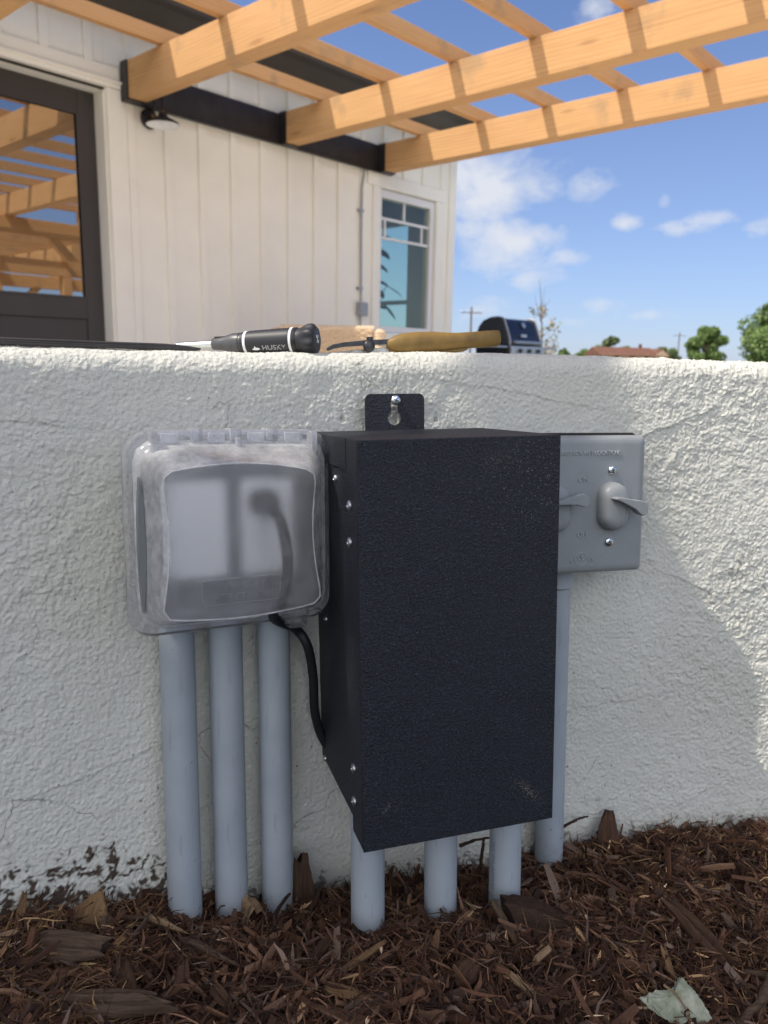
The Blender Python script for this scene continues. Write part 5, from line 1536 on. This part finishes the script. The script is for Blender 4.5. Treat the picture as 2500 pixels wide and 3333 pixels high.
def wicker():
    M = Matrix.Translation((-0.41, 6.0, CZ + PATIO)) @ Matrix.Rotation(math.radians(-3), 4, 'Z')
    t = thing('wicker_chair', 'pale woven wicker armchair seen over the wall behind the screwdriver', 'armchair', M)
    m, g, b, out = mat_new('pale_wicker')
    v = coords(g); n = g.n('ShaderNodeTexNoise', i_Scale=60.0, i_Detail=4.0); g.l(v, n.inputs['Vector'])
    g.l(g.ramp(n.outputs[0], [(0.3, (0.64, 0.46, 0.29)), (0.7, (0.86, 0.68, 0.48))]), b.inputs['Base Color']); b.inputs['Roughness'].default_value = 0.6
    def weave(name, x0, x1, z0, z1, y, thick, nx, nz):
        """upright woven panel: rows of rounded strands going over and under uprights"""
        X = np.linspace(x0, x1, nx * 8 + 1); Z = np.linspace(z0, z1, nz * 6 + 1)
        XX, ZZ = np.meshgrid(X, Z, indexing='ij')
        row = np.floor((ZZ - z0) / (z1 - z0) * nz - 1e-6)
        ph = (XX - x0) / (x1 - x0) * nx * np.pi + row * np.pi
        rnd = np.abs(np.sin((ZZ - z0) / (z1 - z0) * nz * np.pi)) ** 0.6
        off = (0.35 + 0.65 * (0.5 + 0.5 * np.sin(ph))) * rnd * thick
        top = np.clip((z1 - ZZ) / 0.03, 0, 1) ** 0.5
        F_ = np.stack([XX, y - off * top, ZZ], -1).reshape(-1, 3); B_ = np.stack([XX, y + 0.05 + off * 0, ZZ], -1).reshape(-1, 3)
        nX, nZ = XX.shape; N = nX * nZ
        i, j = np.meshgrid(np.arange(nX - 1), np.arange(nZ - 1), indexing='ij'); a = (i * nZ + j).ravel()
        q = np.stack([a, a + nZ, a + nZ + 1, a + 1], 1)
        i = np.arange(nX - 1); tq = np.stack([i * nZ + nZ - 1, (i + 1) * nZ + nZ - 1, N + (i + 1) * nZ + nZ - 1, N + i * nZ + nZ - 1], 1)
        k = np.arange(nZ - 1); l1 = np.stack([k, k + 1, N + k + 1, N + k], 1); e = (nX - 1) * nZ; l2 = np.stack([e + k, N + e + k, N + e + k + 1, e + k + 1], 1)
        return np_mesh(name, np.vstack([F_, B_]), np.vstack([q, q[:, ::-1] + N, tq, l1, l2]), m, parent=t, smooth=True)
    H = 0.535
    weave('backrest', -0.40, 0.30, 0.02, H, 0.0, 0.022, 15, 28)
    # wrapped roll along the top and a wrapped corner post
    r = MB(); pts = [(-0.41 + 0.72 * k / 180, 0.012, H - 0.012 + 0.0) for k in range(181)]
    r.tube(pts, [0.020 + 0.0055 * abs(math.sin(k * 0.50)) for k in range(181)], 12); r.build('top_roll', m, t, smooth=True, angle=60)
    c = MB(); pts = [(0.352, 0.02, 0.02 + (H - 0.03) * k / 130) for k in range(131)]
    c.tube(pts, [(0.042 + 0.007 * abs(math.sin(k * 0.55))) * (1 if k < 126 else 0.8 - 0.12 * (k - 126)) for k in range(131)], 16); c.build('corner_post', m, t, smooth=True, angle=60)
    c = MB(); pts = [(-0.44, 0.02, 0.02 + (H - 0.03) * k / 130) for k in range(131)]
    c.tube(pts, [(0.036 + 0.007 * abs(math.sin(k * 0.55))) * (1 if k < 126 else 0.8 - 0.12 * (k - 126)) for k in range(131)], 16); c.build('corner_post', m, t, smooth=True, angle=60)
    weave('armrest', 0.30, 0.56, 0.02, 0.425, 0.30, 0.02, 6, 22)
    s = MB(); s.box(-0.38, 0.50, 0.06, 0.70, 0.26, 0.36); s.build('seat', m, t, bevel=0.03, seg=3)


wicker()


# ------------------------------------------------------------------ trees, poles, far house
def leaves_mesh(name, centers, n, size, cols, parent, seed, mat=M_leaf, thick=0.0):
    rs = np.random.RandomState(seed)
    C_ = np.array([c[:3] for c in centers]); R_ = np.array([c[3:6] if len(c) > 4 else (c[3],) * 3 for c in centers])
    vol = R_.prod(1) ** (2 / 3); pick = rs.choice(len(C_), n, p=vol / vol.sum())
    d = rs.normal(size=(n, 3)); d /= np.linalg.norm(d, axis=1)[:, None]
    rad = rs.uniform(0.55, 1.06, n) ** 0.6
    P = C_[pick] + d * R_[pick] * rad[:, None]
    a = rs.normal(size=(n, 3)); a /= np.linalg.norm(a, axis=1)[:, None]
    b = np.cross(a, rs.normal(size=(n, 3))); b /= np.linalg.norm(b, axis=1)[:, None]
    s = size * rs.uniform(0.6, 1.4, n)[:, None]
    V = np.stack([P - a * s, P + b * s * 0.55 + a * s * 0.1, P + a * s, P - b * s * 0.55 + a * s * 0.1], 1)
    F = np.arange(n * 4).reshape(n, 4)
    o = np_mesh(name, V.reshape(-1, 3), F, mat, parent=parent, smooth=False)
    cc = np.array(cols)[rs.randint(0, len(cols), n)] * rs.uniform(0.7, 1.3, (n, 1))
    clump = rs.uniform(0.75, 1.25, len(C_))[pick][:, None]
    add_attr(o, 'tint', np.repeat(cc * clump, 4, axis=0))
    return o


def tree(label, loc, h, w, n, size, cols, seed, trunk_h=0.25, group='trees beyond the wall', flat=1.0, blobs=26):
    t = thing('tree', label, 'tree', Matrix.Translation(loc), group)
    rs = random.Random(seed)
    cs = []
    for k in range(blobs):
        q = rs.random(); z = h * (trunk_h + (1 - trunk_h) * (0.12 + 0.80 * q))
        env = math.sin(math.pi * min(1, 0.18 + 0.80 * q)) ** 0.6
        a = rs.uniform(0, 6.283); r = w * 0.5 * env * math.sqrt(rs.uniform(0.1, 1.0)) * rs.uniform(0.70, 0.98)
        br = w * rs.uniform(0.07, 0.17)
        cs.append((r * math.cos(a), r * math.sin(a), z, br, br, br * 0.85 * flat))
    tr = MB(); r0 = 0.035 * h
    tr.tube([(0, 0, -0.3), (0.02 * w, 0, h * trunk_h), (0, 0.02 * w, h * 0.75)], [r0, r0 * 0.7, r0 * 0.2], 10)
    for c in cs[:10]:
        tr.tube([(0, 0, h * trunk_h * 0.9), (c[0] * 0.5, c[1] * 0.5, (h * trunk_h + c[2]) / 2), c[:3]], [r0 * 0.4, r0 * 0.25, r0 * 0.08], 6)
    tr.build('trunk', M_bark_trunk, t, smooth=True)
    leaves_mesh('crown', cs, n, size, cols, t, seed)
    return t


GREEN = [(0.17, 0.25, 0.075), (0.22, 0.31, 0.10), (0.12, 0.19, 0.06), (0.26, 0.34, 0.13)]
OLIVE = [(0.20, 0.25, 0.10), (0.16, 0.21, 0.09), (0.24, 0.27, 0.14)]
D = 100
tree('round green tree left of the big tree at the right edge', (0.4005 * D, D, 0), 5.25, 5.0, 11000, 0.17, GREEN, 3, 0.06, blobs=48)
D = 85
tree('big spreading green tree cut off by the right edge of the picture', (0.505 * D, D, 0), 7.2, 11.5, 26000, 0.19, GREEN, 5, 0.05, blobs=95)
D = 190
tree('olive-grey tree standing behind the far brown roof', (0.283 * D, D, 0), 6.6, 9.0, 5000, 0.4, OLIVE, 7, 0.05)
tree('low dark green bush left of the far brown roof', (0.222 * D, D, 0), 3.9, 4.6, 2500, 0.3, GREEN, 9, 0.02)
tree('low green bush just left of the far brown roof, the right one of two', (0.249 * D, D, 0), 3.7, 5.6, 2500, 0.3, GREEN, 10, 0.02)
D = 200
tree('grey-green bush right of the far brown roof', (0.352 * D, D, 0), 4.7, 7.5, 3000, 0.35, OLIVE + GREEN[:1], 13, 0.02)


def young_tree():
    loc = (0.196 * 12, 12.0, 0)
    t = thing('young_tree', 'slender young tree with sparse yellow-brown leaves right of the grill', 'tree', Matrix.Translation(loc))
    rs = random.Random(21); tr = MB(); tw = []
    tr.tube([(0, 0, 0), (-0.02, 0, 0.8), (-0.06, 0, 1.35), (-0.11, 0, 1.72)], [0.016, 0.011, 0.006, 0.002], 8)
    for k in range(26):
        z = rs.uniform(0.35, 1.40); a = rs.uniform(0, 6.283); L = rs.uniform(0.14, 0.28) * (1.25 - 0.50 * z)
        p = Vector((-0.02 - 0.03 * max(0, z - 0.8), 0, z)); e = p + Vector((L * math.cos(a), L * math.sin(a), L * rs.uniform(0.6, 1.5)))
        m_ = (p + e) / 2 + Vector((0.02 * math.cos(a), 0.02 * math.sin(a), -0.02))
        tr.tube([p, m_, e], [0.005, 0.0035, 0.0015], 5); tw += [m_, e, (m_ + e) / 2]
    for z, x in ((1.35, -0.16), (1.5, -0.02)): tr.tube([(-0.06, 0, 1.1), (x, 0.02, z + 0.12)], [0.004, 0.0015], 5)
    tr.build('trunk', M_bark_trunk, t, smooth=True)
    cs = [(p.x, p.y, p.z, 0.05) for p in tw if p.z < 1.30]
    leaves_mesh('crown', cs, 480, 0.024, [(0.52, 0.34, 0.20), (0.48, 0.38, 0.18), (0.38, 0.36, 0.17), (0.58, 0.40, 0.28), (0.34, 0.36, 0.16)], t, 22)


young_tree()


def pole(label, loc, h, arm, az):
    t = thing('utility_pole', label, 'utility pole', Matrix.Translation(loc) @ Matrix.Rotation(az, 4, 'Z'), 'utility poles on the horizon')
    p = MB(); p.tube([(0, 0, 0), (0, 0, h)], [0.20, 0.13], 10); p.build('pole', M_pole, t, smooth=True)
    c = MB(); c.box(-arm, arm, -0.22, -0.10, h - 0.95, h - 0.80); cr = c.build('crossarm', M_pole, t)
    for x in (-0.9, -0.4, 0.4, 0.9):
        i = MB(); i.lathe([(0, 0.05), (0.08, 0.09), (0.2, 0.05)], (x * arm, -0.16, h - 0.80), (0, 0, 1), 10); i.build('insulator', M_winframe, cr, smooth=True)
    return t


pole('utility pole with crossarm rising behind the grill', (0.1043 * 120, 120, 0), 8.5, 1.6, 0.1)
pole('distant utility pole left of the round green tree', (0.3663 * 210, 210, 0), 9.0, 1.9, 0.2).children[0]


def far_house():
    D = 170
    t = thing('far_house', 'distant low house with brown shingle roof on the horizon', 'house', Matrix.Translation((0.300 * D, D, 0)) @ Matrix.Rotation(math.radians(8), 4, 'Z'))
    w, d, e, r = 7.1, 4.5, 2.5, 4.0
    b = MB(); b.box(-w, w, -d, d, 0, e); b.build('wall', M_peach, t)
    ro_ = MB(); ro_.prism([(-d - 0.5, e - 0.2), (d + 0.5, e - 0.2), (0, r)], 'x', -w - 0.4, w - 1.6); roof = ro_.build('roof', M_brown_roof, t)
    g = MB(); g.prism([(w - 3.2, e - 0.2), (w + 0.8, e - 0.2), (w - 1.2, r - 0.2)], 'y', -d - 0.3, d); g.build('roof', M_brown_roof, t)
    gf = MB(); gf.prism([(w - 2.9, e - 0.2), (w + 0.5, e - 0.2), (w - 1.2, r - 0.45)], 'y', -d - 0.34, -d - 0.28); gf.build('gable', M_peach, t)
    c = MB(); c.box(3.0, 3.5, -0.3, 0.3, r - 0.3, r + 0.75); c.build('chimney', M_brown_roof, roof)
    for x in (-4.5, -1.0, 2.2):
        wn = MB(); wn.box(x, x + 1.2, -d - 0.06, -d - 0.01, 0.9, 2.1); wn.build('window', M_door, t)


far_house()


def added_shade_tree():
    """unseen young tree, added with its crown shaped to shade the bed"""
    t = thing('tree', 'leafy young tree added unseen behind the viewer to shade the planting bed', 'tree', Matrix.Translation((-2.35, -0.75, 0)))
    base = Vector((-2.35, -0.75, 0)); rs = np.random.RandomState(6); cs = []
    to_sun = -SUN_D / abs(SUN_D.z)
    while len(cs) < 150:
        s = rs.uniform(-0.55, 0.75); e = rs.uniform(0.105, 0.75)
        g = w_surf(s, e); tt = rs.uniform(2.9, 3.7)
        p = Vector((g.x + 0.006, g.y - 0.033, 0.05)) + to_sun * tt - base
        cs.append((p.x, p.y, p.z, 0.085, 0.085, 0.07))
    tr = MB(); mid = Vector(np.mean([c[:3] for c in cs], axis=0))
    tr.tube([(0, 0, 0), (0.03, 0.0, 1.0), (mid.x * 0.4, mid.y * 0.4, 2.0), (mid.x, mid.y, mid.z)], [0.045, 0.035, 0.026, 0.01], 10)
    for c in cs[:40]:
        a = Vector((mid.x * 0.5, mid.y * 0.5, 2.1)); b = Vector(c[:3]); tr.tube([a, (a + b) / 2 + Vector((0, 0, -0.05)), b], [0.012, 0.008, 0.003], 5)
    tr.build('trunk', M_bark_trunk, t, smooth=True)
    leaves_mesh('crown', cs, 9000, 0.030, GREEN, t, 77)


added_shade_tree()
